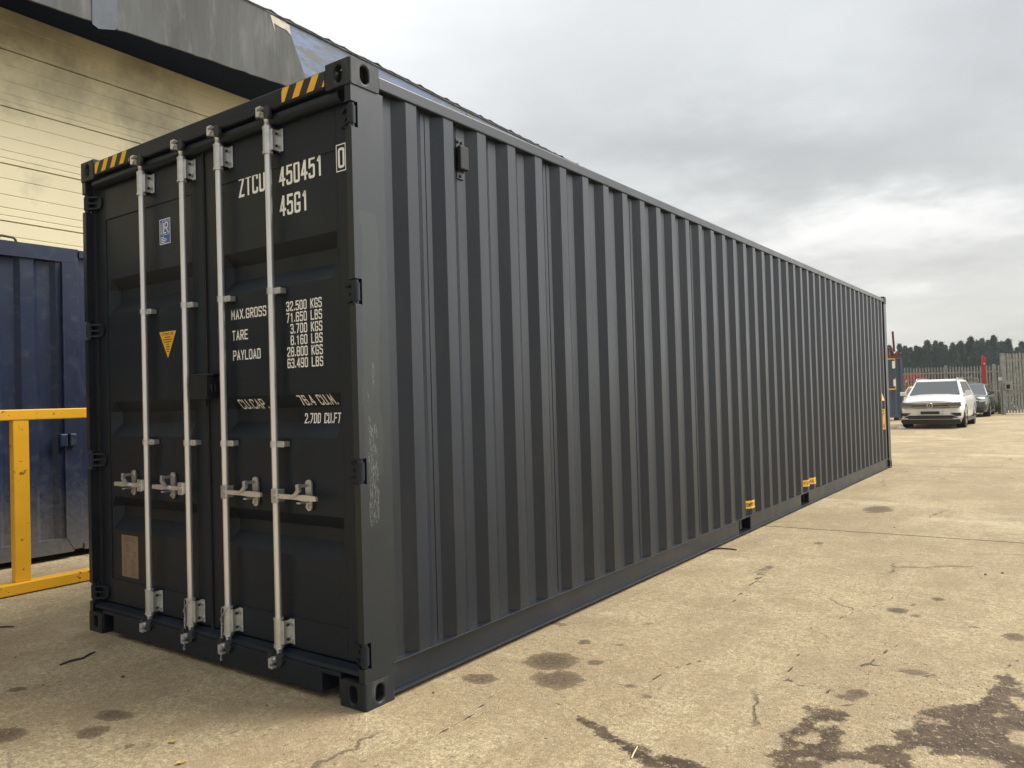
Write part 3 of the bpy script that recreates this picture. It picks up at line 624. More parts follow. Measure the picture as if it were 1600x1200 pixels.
# ---- doors
YS = .070; RD = .056
RIBS = [(1.94, 2.155), (1.195, 1.405), (.625, .828)]
def prof(z):
    for a, b_ in RIBS:
        if a < z < b_:
            if z < a+.077: return RD*(z-a)/.077
            if z > b_-.064: return RD*(b_-z)/.064
            return RD
    return 0
def make_door(xa, xb, xr0, xr1, name_lab):
    """leaf from xa to xb, ribbed panel between xr0 and xr1"""
    root = MB()
    zs = [.322]+sorted([z for a, b_ in RIBS for z in (a, a+.077, b_-.064, b_)])+[2.53]
    xs = [xr0, xr0+.012, xr0+.05, xr1-.05, xr1-.012, xr1]; e = [0, 0, 1, 1, 0, 0]
    vs = [(x, YS+prof(z)*k + 0, z) for z in [z_+0 for z_ in zs] for x, k in zip(xs, e)]
    # profile values exactly at the rib shoulders
    pv = []
    for z in zs:
        d = 0
        for a, b_ in RIBS:
            if abs(z-(a+.077)) < 1e-6 or abs(z-(b_-.064)) < 1e-6: d = RD
        pv.append(d)
    vs = [(x, YS+d*k, z) for z, d in zip(zs, pv) for x, k in zip(xs, e)]
    m = len(xs); root.add(vs, [(j*m+i, j*m+i+1, (j+1)*m+i+1, (j+1)*m+i) for j in range(len(zs)-1) for i in range(m-1)])
    door = part(root, 'door', DOORP, bevel=0, normals=False)
    fr = MB(); f0, f1 = YS-.004, YS+.05
    fr.box(xa, xr0, f0, f1, .178, 2.738); fr.box(xr1, xb, f0, f1, .178, 2.738)
    fr.box(xr0, xr1, f0, f1, .178, .322); fr.box(xr0, xr1, f0, f1, 2.53, 2.738)
    fr.build('door_frame', DOORP, door, bevel=.0025)
    gk = MB()
    for x in (xa-.006, xb+.006): gk.box(x-.004, x+.004, YS-.014, YS+.04, .165, 2.745)
    gk.box(xa, xb, YS-.014, YS+.04, .160, .170); gk.box(xa, xb, YS-.010, YS+.04, 2.744, 2.752)
    gk.build('door_gasket', RUBBER, door, bevel=.002)
    wl_ = MB()
    for z in (.322, 2.53): wl_.tube([(xr0, f0+.001, z), (xr1, f0+.001, z)], .0022, 6)
    for x in (xr0, xr1): wl_.tube([(x, f0+.001, .322), (x, f0+.001, 2.53)], .0022, 6)
    wl_.build('weld_bead', DOORP, door)
    return door
door_r = make_door(-1.212, -.062, -1.105, -.176, 'right')
door_l = make_door(-2.376, -1.236, -2.272, -1.345, 'left')
# hinge blades
def hinge(door, s, h):
    X = (lambda x: -x) if s > 0 else (lambda x: -CW+x)
    mb = MB()
    mb.cyl((X(.026), .026, h-.040), (X(.026), .026, h+.040), .020, 16)
    mb.prism([(X(.030), h-.046), (X(.085), h-.046), (X(.135), h-.030), (X(.145), h), (X(.135), h+.030), (X(.085), h+.046), (X(.030), h+.046)], 'y', .052, .0655)
    mb.prism([(X(.026), .012), (X(.045), .012), (X(.120), .052), (X(.026), .052)], 'z', h+.030, h+.040)
    mb.prism([(X(.026), .012), (X(.045), .012), (X(.120), .052), (X(.026), .052)], 'z', h-.040, h-.030)
    mb.prism([(X(.026), .016), (X(.045), .016), (X(.100), .052), (X(.026), .052)], 'z', h-.005, h+.005)
    mb.build('hinge', DOORP, door, bevel=.003)
for h in HZ: hinge(door_r, 1, h); hinge(door_l, -1, h)
# locking gear
RODS = [(-.615, door_r, 1), (-1.024, door_r, 1), (-1.360, door_l, -1), (-1.774, door_l, -1)]
RY = .022
for (x, door, hs) in RODS:
    mb = MB(); mb.cyl((x, RY, .17), (x, RY, 2.73), .0168, 24)
    mb.build('lock_rod', GALV, door)
    for (z0, z1) in ((2.595, 2.715), (.190, .320)):
        mb = MB(); mb.cyl((x, RY, z0), (x, RY, z1), .0235, 24)
        mb.cyl((x, RY, z0-.008), (x, RY, z0+.004), .0265, 24); mb.cyl((x, RY, z1-.004), (x, RY, z1+.006), .0255, 24)
        mb.box(x+.010, x+.038, RY-.004, RY+.004, z0+.008, z1-.008)
        mb.box(x+.034, x+.040, RY-.004, YS-.004, z0+.008, z1-.008); mb.box(x+.034, x+.068, YS-.012, YS-.0045, z0+.004, z1-.004)
        mb.box(x-.040, x-.020, YS-.012, YS-.0045, z0+.004, z1-.004); mb.box(x-.026, x-.020, RY, YS-.008, z0+.008, z1-.008)
        for zz in (z0+.028, z1-.028): mb.cyl((x+.053, YS-.018, zz), (x+.053, YS-.010, zz), .009, 10)
        mb.build('rod_bracket', GALVP, door, bevel=.0025)
        for zz in (z0+.018, z1-.022): mb = MB(); mb.cyl((x-.0215, RY-.006, zz), (x-.0245, RY-.008, zz), .005, 8); mb.build('bracket_hole', DARK, door)
        for zz in (z0+.030, z1-.030): mb = MB(); mb.cyl((x+.0395, .042, zz), (x+.046, .042, zz), .0075, 10); mb.build('bracket_bolt', IRON, door)
    for zc_ in (1.914, 1.165):
        mb = MB(); mb.cyl((x, RY, zc_-.015), (x, RY, zc_+.015), .0215, 20)
        mb.box(x+.012, x+.060, RY+.006, RY+.012, zc_-.015, zc_+.015); mb.box(x+.030, x+.060, RY+.012, YS-.0045, zc_-.013, zc_+.013)
        mb.box(x-.040, x-.012, RY+.010, YS-.0045, zc_-.014, zc_+.014)
        mb.cyl((x+.046, RY+.001, zc_), (x+.046, RY+.008, zc_), .0075, 10)
        mb.build('rod_clamp', GALVP, door, bevel=.0018)
    # cams and keepers
    for (zc_, s) in ((2.772, 1), (.128, -1)):
        mb = MB()
        mb.tube([(x, RY, zc_-s*.055), (x, RY, zc_-s*.045), (x, RY, zc_-s*.040), (x, RY, zc_-s*.020), (x, RY, zc_-s*.014)], [.0175, .0205, .016, .015, .020], 18)
        mb.prism([(x-.018, zc_-s*.012), (x+.004, zc_-s*.014), (x+.014, zc_+s*.004), (x+.008, zc_+s*.014), (x-.004, zc_+s*.008), (x-.007, zc_+s*.024), (x+.014, zc_+s*.026), (x+.016, zc_+s*.036), (x-.018, zc_+s*.034)], 'y', RY-.054, RY-.030)
        mb.box(x-.020, x+.012, RY-.040, RY+.012, zc_-.010, zc_+.014)
        mb.build('cam_head', GALV, door, bevel=.004)
        mb = MB()
        mb.prism([(x+.018, zc_-.020), (x+.044, zc_-.028), (x+.060, zc_-.004), (x+.056, zc_+.026), (x+.036, zc_+.038), (x+.018, zc_+.030)], 'y', -.012, .0035)
        mb.prism([(x-.020, zc_-.014), (x-.046, zc_-.010), (x-.050, zc_+.020), (x-.036, zc_+.034), (x-.020, zc_+.028)], 'y', -.012, .0035)
        mb.box(x-.040, x+.040, .0008, .0038, zc_-.010, zc_+.024)
        kp = mb.build('cam_keeper', IRON, hdr if s > 0 else sill, bevel=.004)
    # handle: hub, lever, catch
    zh = .918; d = hs
    mb = MB()
    mb.box(x+d*.006, x+d*.052, RY-.034, RY-.028, zh-.034, zh+.034); mb.box(x+d*.010, x+d*.050, RY-.028, RY+.014, zh-.030, zh+.030)
    mb.cyl((x+d*.030, RY-.034, zh), (x+d*.030, RY-.041, zh), .009, 10)
    mb.build('handle_hub', GALVP, door, bevel=.004)
    mb = MB()
    P = [(x+d*.045, zh+.011), (x+d*.19, zh+.010), (x+d*.22, zh+.013), (x+d*.315, zh+.010), (x+d*.322, zh+.004), (x+d*.322, zh-.012), (x+d*.22, zh-.015), (x+d*.19, zh-.011), (x+d*.045, zh-.011)]
    mb.prism(P, 'y', RY-.026, RY-.014)
    mb.build('door_handle', GALV, door, bevel=.003)
    mb = MB(); xc = x+d*.205
    cap = [(xc+.022*math.cos(a), zh+.062+.016*math.sin(a)) for a in [math.pi*i/8 for i in range(9)]]
    cap2 = [(xc-.020*math.cos(a), zh-.050-.020*math.sin(a)) for a in [math.pi*i/8 for i in range(9)]]
    mb.prism(cap+cap2, 'y', RY+.030, RY+.038)
    mb.box(xc-.014, xc+.014, RY+.038, YS-.0005, zh-.045, zh+.055)
    mb.prism([(xc-d*.012, zh+.060), (xc+d*.010, zh+.066), (xc+d*.014, zh+.030), (xc-d*.020, zh+.004), (xc-d*.060, zh-.006), (xc-d*.058, zh+.006), (xc-d*.030, zh+.016), (xc-d*.008, zh+.036)], 'y', RY-.038, RY-.024)
    mb.box(xc-.010, xc+.010, RY-.026, RY+.031, zh+.046, zh+.060)
    mb.box(xc-.012, xc+.012, RY-.034, RY+.031, zh-.030, zh-.022); 
    mb.cyl((xc, RY-.040, zh+.054), (xc, RY-.022, zh+.054), .008, 12); mb.cyl((xc, RY+.018, zh-.048), (xc, RY+.031, zh-.048), .009, 12)
    mb.build('handle_catch', GALVP, door, bevel=.002)
# lock box in the middle
mb = MB(); mb.prism([(-1.285, 1.40), (-1.130, 1.40), (-1.130, 1.522), (-1.285, 1.522)], 'y', -.004, .064)
mb.box(-1.30, -1.10, .012, .066, 1.522, 1.532)
lb = mb.build('lock_box', PAINT, door_r, bevel=.004)
mb = MB(); mb.tube([(-1.128, .020, 1.475), (-1.124, .020, 1.440), (-1.124, .030, 1.432), (-1.124, .042, 1.440), (-1.128, .042, 1.475)], .0035, 8); mb.box(-1.236, -1.222, .045, .066, 1.36, 1.40); mb.build('padlock_loop', IRON, door_r)
# hazard tape on the header
def tape(x0, x1, n, ph):
    mb = MB(); mb.add([(x0, .0022, 2.803), (x1, .0022, 2.803), (x1, .0022, 2.870), (x0, .0022, 2.870)], [(0,1,2,3)]); o = mb.build('hazard_tape', BLK, hdr)
    mb = MB(); p = .105; k = -2
    while True:
        a = x0+ph+k*p
        if a > x1: break
        # slanted stripe clipped to the tape
        poly = [(a, 2.803), (a+.05, 2.803), (a+.09, 2.870), (a+.04, 2.870)]
        cl_ = []
        for i in range(4):
            P_, Q_ = poly[i], poly[(i+1) % 4]
            for lo in (0,):
                cl_.append(P_)
        def clip(poly, xlim, keep_gt):
            out = []
            for i in range(len(poly)):
                P_, Q_ = poly[i], poly[(i+1) % len(poly)]
                inP = (P_[0] >= xlim) if keep_gt else (P_[0] <= xlim); inQ = (Q_[0] >= xlim) if keep_gt else (Q_[0] <= xlim)
                if inP: out.append(P_)
                if inP != inQ:
                    t = (xlim-P_[0])/(Q_[0]-P_[0]); out.append((xlim, P_[1]+t*(Q_[1]-P_[1])))
            return out
        pl = clip(poly, x0, True)
        if pl: pl = clip(pl, x1, False)
        if len(pl) > 2: mb.add([(q[0], .0008, q[1]) for q in pl], [tuple(range(len(pl)))])
        k += 1
    mb.build('tape_stripe', YEL, hdr)
tape(-2.262, -1.86, 4, -.03); tape(-.475, -.172, 3, -.03)
# door markings
def dfn(x, z): return (x, YS-.0016+prof(z), z)
def mark(name, rows, door=door_r, fn=dfn, st=.135):
    mb = MB()
    for (txt, x0, x1, z0, h) in rows:
        mb = MB(); lettering(mb, txt, x0, x1, z0, h, fn, st); mb.build(name, WHITE, door)
mark('serial_number', [('ZTCU', -.925, -.700, 2.434, .102), ('450451', -.598, -.268, 2.430, .102), ('45G1', -.598, -.378, 2.283, .102)])
mb = MB(); ff = lambda x, z: (x, YS-.0058, z); lettering(mb, '0', -.166, -.114, 2.437, .094, ff, .135)
ribbon(mb, [(-.172, 2.424), (-.112, 2.424), (-.112, 2.546), (-.172, 2.546)], .005, ff, True); mb.build('check_digit', WHITE, door_r)
RW = ['32.500 KGS', '71.650 LBS', '3.700 KGS', '8.160 LBS', '28.800 KGS', '63.490 LBS']; rows = []
for i, t in enumerate(RW):
    adv = .0285; z0 = 1.812-i*.0557; rows.append((t, -.300-adv*(len(t)-.7), -.300, z0, .0475))
rows += [('MAX.GROSS', -1.012, -.715, 1.806, .052), ('TARE', -1.008, -.868, 1.698, .052), ('PAYLOAD', -1.004, -.768, 1.594, .052)]
rows += [('CU.CAP.', -1.002, -.770, 1.340, .050), ('76.4 CU.M.', -.515, -.245, 1.350, .050), ('2.700 CU.FT.', -.512, -.234, 1.262, .050)]
mark('weight_line', rows)
# stickers on the left leaf
BLUE = mat('blue_sticker', (.035, .11, .36), .45); BRASS = mat('data_plate', (.26, .205, .15), .45, metal=.35, var=.15, vscale=14); FAINT = mat('engraved_text', (.13, .09, .06), .6)
fq = lambda d: (lambda x, z: (x, YS-d, z))
mb = MB(); f = fq(.001); mb.add([f(-1.672, 2.292), f(-1.562, 2.292), f(-1.562, 2.436), f(-1.672, 2.436)], [(0,1,2,3)]); stk = mb.build('class_sticker', BLUE, door_l)
mb = MB(); f = fq(.0020)
ribbon(mb, [(-1.670, 2.294), (-1.564, 2.294), (-1.564, 2.434), (-1.670, 2.434)], .004, f, True)
ribbon(mb, [(-1.640, 2.345), (-1.574, 2.345), (-1.574, 2.424), (-1.640, 2.424)], .002, f, True)
ribbon(mb, [(-1.630, 2.414), (-1.630, 2.356), (-1.606, 2.356)], .007, f); ribbon(mb, fillet([(-1.616, 2.374), (-1.616, 2.414), (-1.588, 2.414), (-1.588, 2.384), (-1.612, 2.384)], .012, False), .007, f); ribbon(mb, [(-1.604, 2.384), (-1.582, 2.352)], .007, f)
for k in range(7): mb.add([f(-1.660, 2.352+k*.0095), f(-1.652, 2.352+k*.0095), f(-1.652, 2.358+k*.0095), f(-1.660, 2.358+k*.0095)], [(0,1,2,3)])
for k, wd in enumerate((.045, .062, .050, .030)): mb.add([f(-1.660, 2.302+k*.0095), f(-1.660+wd, 2.302+k*.0095), f(-1.660+wd, 2.306+k*.0095), f(-1.660, 2.306+k*.0095)], [(0,1,2,3)])
mb.build('sticker_print', WHITE, door_l)
f = fq(.001); mb = MB(); mb.add([f(-1.704, 1.797), f(-1.612, 1.632), f(-1.518, 1.797)], [(0,1,2)]); mb.build('warning_border', BLK, door_l)
f = fq(.0018); mb = MB(); mb.add([f(-1.697, 1.792), f(-1.612, 1.640), f(-1.525, 1.792)], [(0,1,2)]); tri = mb.build('warning_sticker', YEL, door_l)
f = fq(.0026); mb = MB(); lettering(mb, 'ATTENTION', -1.672, -1.552, 1.770, .014, f, .17)
for k, wd in enumerate((.060, .090, .070, .025, .040, .034, .024)):
    z = 1.757-k*.0135; mb.add([f(-1.611-wd/2, z), f(-1.611+wd/2, z), f(-1.611+wd/2, z+.005), f(-1.611-wd/2, z+.005)], [(0,1,2,3)])
mb.build('warning_print', BLK, door_l)
mb = MB(); mb.box(-2.158, -1.972, YS-.0030, YS-.0004, .350, .600); pl = mb.build('data_plate', BRASS, door_l, bevel=.001)
f = fq(.0036); mb = MB(); rr = random.Random(3)
for k in range(22):
    z = .585-k*.0105
    for (a, b_) in (((-2.135, -1.995),) if k < 3 else ((-2.145, -2.09), (-2.065, -1.99)) if k > 12 else ((-2.12, -2.06), (-2.04, -2.0)) if k % 3 else ()):
        a2 = a+rr.uniform(0, .02); b2 = b_-rr.uniform(0, .03); mb.add([f(a2, z), f(b2, z), f(b2, z+.0035), f(a2, z+.0035)], [(0,1,2,3)])
mb.build('plate_engraving', FAINT, door_l)
# seal cables hanging on two rods
for (x, lab) in ((-1.024, 'thin twisted wire seal cable looped round the bottom of the right door inner rod'), (-1.360, 'thin twisted wire seal cable looped round the bottom of the left door inner rod')):
    mb = MB(); q = -1
    mb.tube([(x+.030, RY-.010, .335), (x+.022, RY-.028, .318), (x-.004, RY-.034, .285), (x-.026, RY-.030, .262), (x-.034, RY-.016, .235)], .0028, 6)
    mb.tube([(x+.026, RY-.008, .330), (x-.010, RY-.030, .325), (x-.034, RY-.018, .300), (x-.036, RY-.014, .235)], .0028, 6)
    a = [(x-.035-.010*(t/14)+.0035*math.sin(t*2.2), RY-.016+.0035*math.cos(t*2.2), .238-.0125*t) for t in range(15)]
    b_ = [(x-.035-.010*(t/14)-.0035*math.sin(t*2.2), RY-.016-.0035*math.cos(t*2.2), .238-.0125*t) for t in range(15)]
    mb.tube(a, .0028, 6); mb.tube(b_, .0028, 6)
    mb.tube([(x-.045, RY-.016, .066), (x-.052, RY-.018, .052), (x-.044, RY-.020, .043), (x-.036, RY-.016, .055), (x-.045, RY-.014, .066)], .0028, 6)
    tag(mb.build('seal_cable', GALVP), lab, 'cable')
# ================================================================ surroundings
def root_at(name, loc, label, cat, group=None):
    r = empty(name, loc, 0, label, cat, group); r['_o'] = 0; del r['_o']; return r
def wp(mb, name, m, root, **k):
    """a part modelled in yard coordinates under a root standing at its base"""
    o = mb.build(name, m, root, **k); o.location = tuple(-c for c in root.location) if root.parent is None else (0, 0, 0); return o
# ---- warehouse: grey cladding fascia over a recessed cream sectional door, blue peeling eaves further on
CREAM = mat('cream_panel', (.70, .63, .41), .55, var=.06, vscale=.7, bump=.06, bscale=3, dirt=(.13,.125,.105), dirt_amt=.62, dscale=.50)
SOFF = mat('dark_soffit', (.007, .013, .030), .9, spec=.1, var=.2, vscale=2)
SLATE = mat('grey_membrane', (.066, .070, .069), .8, var=.35, vscale=2.6, bump=.6, bscale=14, dirt=(.125,.125,.118), dirt_amt=.8, dscale=6, stretch=(1,1,.22))
SLATE2 = mat('blue_grey_patch', (.07, .083, .105), .7, var=.15, vscale=4, bump=.3, bscale=12)
EAVE = mat('peeling_blue_paint', (.095, .135, .235), .6, var=.25, vscale=3, bump=.35, bscale=12, dirt=(.085,.10,.105), dirt_amt=1, dscale=4.0, stretch=(1,.5,1.8))
RUST = mat('rusted_edge', (.13, .135, .14), .8, var=.3, vscale=8, bump=.4, bscale=20)
TORN = mat('torn_cream_board', (.48, .44, .36), .8, var=.2, vscale=10)
FX = lambda y: -6.2-.057*(y-4)      # fascia line in plan
WX = lambda y: FX(y)-.95           # door plane
bl = root_at('warehouse', (-9.5, 6, 0), 'warehouse with a cream ribbed sectional door under a torn grey fascia and peeling blue eaves', 'building')
ya, yb = -9.0, 30.0
def wallstrip(mb, fx, y0, y1, z0, z1, off=0, th=.02, n=1):
    rise = lambda y, z: z+(.0045*max(0, y-4) if z > 6.6 else 0)
    for i in range(n):
        a = y0+(y1-y0)*i/n; b = y0+(y1-y0)*(i+1)/n
        vs = [(fx(a)+off, a, rise(a, z0)), (fx(b)+off, b, rise(b, z0)), (fx(b)+off, b, rise(b, z1)), (fx(a)+off, a, rise(a, z1))]
        vs += [(x-th, y, z) for x, y, z in vs]
        mb.add(vs, [(0,1,2,3), (7,6,5,4), (0,4,5,1), (3,2,6,7), (0,3,7,4), (1,5,6,2)])
sdoor = MB(); KD = .972; lines = [1.355+(5.54-1.355)*KD-.661*KD*k for k in range(-1, 9)]
prev = 6.3
prof_pts = []           # (z, offset) profile of the ribbed door
for zt_ in lines:
    prof_pts += [(zt_-.002, 0), (zt_-.004, -.045), (zt_-.014, -.045), (zt_-.017, 0)]
    for dz in (.134, .283, .469): prof_pts += [(zt_-.661*KD+dz*KD+.016, 0), (zt_-.661*KD+dz*KD+.006, -.0065), (zt_-.661*KD+dz*KD, -.0015)]
    prof_pts += [(zt_-.661*KD+.060, 0), (zt_-.661*KD+.050, -.0065), (zt_-.661*KD+.044, -.0015)]
pp = sorted(set((round(z, 4), o) for z, o in prof_pts if 0.02 < z < 5.90), reverse=True)
pp = [(5.92, 0)]+pp+[(0.0, 0)]
ysx = [-8.5, 9.5]; vs = [(WX(y)+o, y, z) for z, o in pp for y in ysx]
sdoor.add(vs, [(2*i, 2*i+1, 2*i+3, 2*i+2) for i in range(len(pp)-1)])
wp(sdoor, 'sectional_door', CREAM, bl)
mb = MB(); wallstrip(mb, WX, 9.5, yb, 0, 5.92); wp(mb, 'wall', CREAM, bl); mb = MB(); wallstrip(mb, WX, ya-6, -8.5, 0, 5.92); wp(mb, 'wall', CREAM, bl)
mb = MB(); a, b = ya-6, yb
mb.add([(FX(a)-.03, a, 5.86), (FX(b)-.03, b, 5.86), (WX(b)-.2, b, 5.88), (WX(a)-.2, a, 5.88)], [(0,1,2,3)]); wp(mb, 'soffit', SOFF, bl)
# grey fascia with a ragged lower edge and a slanted end
mb = MB(); rr = random.Random(5)
yy = ya-6; pts_lo = []
while yy < 4.98:
    zb_ = 5.585+max(0, yy-1)*.062; pts_lo.append((yy, zb_+rr.uniform(-.006, .006))); yy += rr.uniform(.05, .22) if yy > -2 else 1.5
pts_lo.append((4.99, 5.84)); pts_lo.append((5.03, 5.99))
hi = [(4.66, 6.735), (4.60, 6.745)]; y2 = 4.3
while y2 > -2: hi.append((y2, 6.745+rr.uniform(-.02, .015))); y2 -= rr.uniform(.2, .5)
hi.append((ya-6, 6.75))
poly = pts_lo+hi
vs = [(FX(y)+.012, y, z) for y, z in poly]+[(FX(y)-.015, y, z) for y, z in poly]; n = len(poly)
tr = tessellate_polygon([[Vector((y, z, 0)) for y, z in poly]])
mb.add(vs, [tuple(t) for t in tr]+[tuple(i+n for i in t) for t in tr]+[(i, (i+1) % n, n+(i+1) % n, n+i) for i in range(n)])
wp(mb, 'grey_fascia', SLATE, bl)
mb = MB(); pz = [(1.90, 5.60), (1.97, 5.575), (2.05, 5.60), (2.16, 5.635), (2.20, 5.70), (2.18, 5.86), (2.21, 6.1), (2.19, 6.75), (1.93, 6.75), (1.90, 6.2)]
vs = [(FX(y)+.019, y, z) for y, z in pz]; mb.add(vs, [tuple(t) for t in tessellate_polygon([[Vector((y, z, 0)) for y, z in pz]])])
wp(mb, 'fascia_patch', SLATE2, bl)
mb = MB()
for pz in ([(4.38, 6.70), (4.43, 6.71), (4.72, 6.69), (4.74, 6.56), (4.66, 6.60), (4.55, 6.60), (4.44, 6.61), (4.46, 6.50), (4.42, 6.60)],): 
    mb.add([(FX(y)+.017, y, z) for y, z in pz], [tuple(t) for t in tessellate_polygon([[Vector((y, z, 0)) for y, z in pz]])])
wp(mb, 'torn_board', TORN, bl)
# blue eaves
for n_ in EAVE.node_tree.nodes:
    if n_.type == 'MAP_RANGE' and abs(n_.inputs[4].default_value-1) < 1e-5 and abs(n_.inputs[1].default_value-.52) < 1e-4: n_.inputs[1].default_value = .47; n_.inputs[2].default_value = .56
mb = MB(); wallstrip(mb, FX, 4.2, yb, 5.88, 6.721, -.004, .03, 8); wp(mb, 'blue_fascia', EAVE, bl)
mb = MB(); 
for y_ in (5.95, 9.0, 12.1, 15.2, 18.3): wallstrip(mb, FX, y_, y_+.09, 5.88, 6.695, .004, .006)
wp(mb, 'fascia_joint', EAVE, bl)
# corrugated fibre-cement roof overhanging the fascia
mb = MB(); n_ = 420; vs = []
for i in range(n_+1):
    y = ya-6+(yb-ya+6)*i/n_; ph = (y % .36)/.36; h = .026*max(0, math.sin(2*math.pi*ph/.6))**1.3 if ph < .3 else 0
    h += .004*math.sin(y*9.1)
    vs += [(FX(y)+.030, y, 6.742+h+.0045*max(0, y-4)), (FX(y)+.030, y, 6.752+h+.0045*max(0, y-4)), (FX(y)-9, y, 8.35+h)]
fs = []
for i in range(n_): fs += [(3*i, 3*i+3, 3*i+4, 3*i+1), (3*i+1, 3*i+4, 3*i+5, 3*i+2), (3*i, 3*i+2, 3*i+5, 3*i+3)]
mb.add(vs, fs); wp(mb, 'roof', RUST, bl)
mb = MB(); wallstrip(mb, FX, ya-6, yb, 6.722, 6.741, .018, .05, 6); wp(mb, 'eaves_trim', RUST, bl)
# ---- dark blue storage container behind the barrier
NAVY = mat('navy_paint', (.009, .016, .042), .45, spec=.35, var=.15, vscale=2, bump=.1, bscale=5, rvar=.06, dirt=(.10,.10,.095), dirt_amt=.25, dscale=9)
dusty(NAVY, .05, 1.0, (.13, .125, .11), .8)
sc_ = root_at('storage_container', (-6.1, -1.0, .06), 'scuffed navy blue storage container with splashed dust at its foot, behind the yellow barrier', 'storage container')
X0 = -5.0
def sbox(mb, y0, y1, z0, z1, xa=X0, xb=X0-.08): mb.box(xa, xb, y0, y1, z0, z1)
mb = MB()
mb.prism([(-2.0, 2.74), (1.12, 2.74), (1.20, 2.87), (-2.0, 2.87)], 'x', X0, X0-.08)      # header, mitred
mb.prism([(1.05, .20), (1.12, .07), (1.122, 2.865), (1.05, 2.738)], 'x', X0-.002, X0-.08)
mb.box(X0-.03, X0-.12, 1.125, 1.21, .07, 2.865)
wp(mb, 'frame', NAVY, sc_, bevel=.006)
mb = MB(); mb.prism([(-2.0, .06), (1.118, .06), (1.047, .195), (-2.0, .195)], 'x', X0-.001, X0-.08); wp(mb, 'bottom_rail', NAVY, sc_, bevel=.005)
mb = MB(); y = -2.0; prof_ = []
while y < 1.05:
    for t, d in ((0, .02), (.11, .02), (.15, .055), (.26, .055)): prof_.append((min(y+t, 1.049), d))
    y += .30
vs = [(X0-d, y, z) for y, d in prof_ for z in (.196, 2.739)]; mb.add(vs, [(2*i, 2*i+2, 2*i+3, 2*i+1) for i in range(len(prof_)-1)]); wp(mb, 'door_panel', NAVY, sc_)
mb = MB(); mb.box(X0-.05, X0-.06, 1.211, 2.40, .10, 2.80); mb.box(X0-.02, X0-.12, 2.40, 2.5, .06, 2.87); mb.box(X0-.02, X0-.12, 1.215, 2.40, 2.80, 2.868); mb.box(X0-.02, X0-.12, 1.215, 2.40, .06, .12); wp(mb, 'second_leaf', NAVY, sc_)
mb = MB(); mb.box(X0-.12, X0-1.55, 2.42, 2.49, .07, 2.85); mb.box(X0-.12, X0-1.55, -4.5, 2.42, 2.80, 2.84); mb.box(X0-.0, X0-1.55, -4.55, -4.50, .06, 2.85); mb.box(X0-.12, X0-1.55, -4.5, 2.42, .12, .17); mb.box(X0-.02, X0-.08, -4.5, -2.0, .07, 2.86); mb.box(X0-1.55, X0-1.6, -4.5, 2.49, .07, 2.85); wp(mb, 'shell', NAVY, sc_)
mb = MB(); mb.cyl((X0+.012, 1.045, 1.0), (X0+.012, 1.045, 2.7), .008, 8); mb.cyl((X0+.012, 1.045, .2), (X0+.012, 1.045, .95), .008, 8); wp(mb, 'lock_rod', NAVY, sc_)
mb = MB(); mb.box(X0+.05, X0-.01, .985, 1.055, 1.03, 1.15); mb.box(X0+.045, X0-.01, 1.075, 1.135, 1.03, 1.15); wp(mb, 'lock_cover', NAVY, sc_, bevel=.012)
mb = MB(); mb.tube([(X0-.04, .535, 2.865), (X0-.04, .545, 2.90), (X0-.04, .56, 2.915), (X0-.04, .66, 2.91), (X0-.04, .675, 2.895), (X0-.04, .685, 2.865)], .011, 10); wp(mb, 'lifting_loop', IRON, sc_)
# ---- yellow steel barrier
YP = mat('barrier_yellow', (.80, .42, .022), .42, var=.08, vscale=4, bump=.1, bscale=12, rvar=.08, dirt=(.09,.045,.02), dirt_amt=.9, dscale=16)
for n_ in YP.node_tree.nodes:
    if n_.type == 'MAP_RANGE' and abs(n_.inputs[4].default_value-.9) < 1e-5: n_.inputs[1].default_value = .62; n_.inputs[2].default_value = .66
ba = root_at('barrier', (-3.92, -.6, 0), 'chipped yellow steel barrier frame standing in front of the navy container', 'barrier')
mb = MB(); mb.box(-3.88, -3.96, -2.6, 1.35, 1.298, 1.378); wp(mb, 'top_rail', YP, ba, bevel=.006)
mb = MB(); mb.box(-3.84, -3.96, -2.6, 1.35, .008, .088); wp(mb, 'base_rail', YP, ba, bevel=.006)
for y_ in (1.29, .225, -.975, -2.175):
    mb = MB(); mb.box(-3.885, -3.955, y_-.055, y_+.055, .0885, 1.2975); wp(mb, 'post', YP, ba, bevel=.005)
mb = MB(); mb.box(-3.5, -3.86, -2.2, -2.1, .008, .07); wp(mb, 'foot', YP, ba, bevel=.004)
# ---- the far end of the yard
FBLUE = mat('faded_blue_paint', (.075, .105, .155), .6, var=.12, vscale=1.2, bump=.1, bscale=4)
FNAVY = mat('dark_board', (.06, .07, .095), .6)
vdir = Vector((-.583, .812, 0)); udir = Vector((.812, .583, 0))      # away from the viewer / to the right of the view
def far_box(name, c, w_, d_, z0, z1, m, root, bev=.01, mb=None): 
    own = mb is None; mb = mb or MB(); mb.obox(Vector((c[0], c[1], (z0+z1)/2)), udir, vdir, (0,0,1), w_/2, d_/2, (z1-z0)/2)
    return wp(mb, name, m, root, bevel=bev) if own else mb
fb = root_at('blue_container', (-4.6, 33.0, .25), 'faded blue container standing on blocks beyond the far end of the grey container', 'shipping container')
mb = MB(); o = Vector((-3.13, 32.93, 0)); k = 0; wdt = 2.9; prof_ = []
s_ = 0
while s_ < wdt:
    for t, d in ((0, 0), (.08, 0), (.13, .05), (.21, .05)): prof_.append((s_+t, d))
    s_ += .26
vs = []
for s__, d in prof_:
    p = o-udir*s__+vdir*d
    vs += [(p.x, p.y, .20), (p.x, p.y, 2.52)]
mb.add(vs, [(2*i, 2*i+2, 2*i+3, 2*i+1) for i in range(len(prof_)-1)])
wp(mb, 'front_wall', FBLUE, fb)
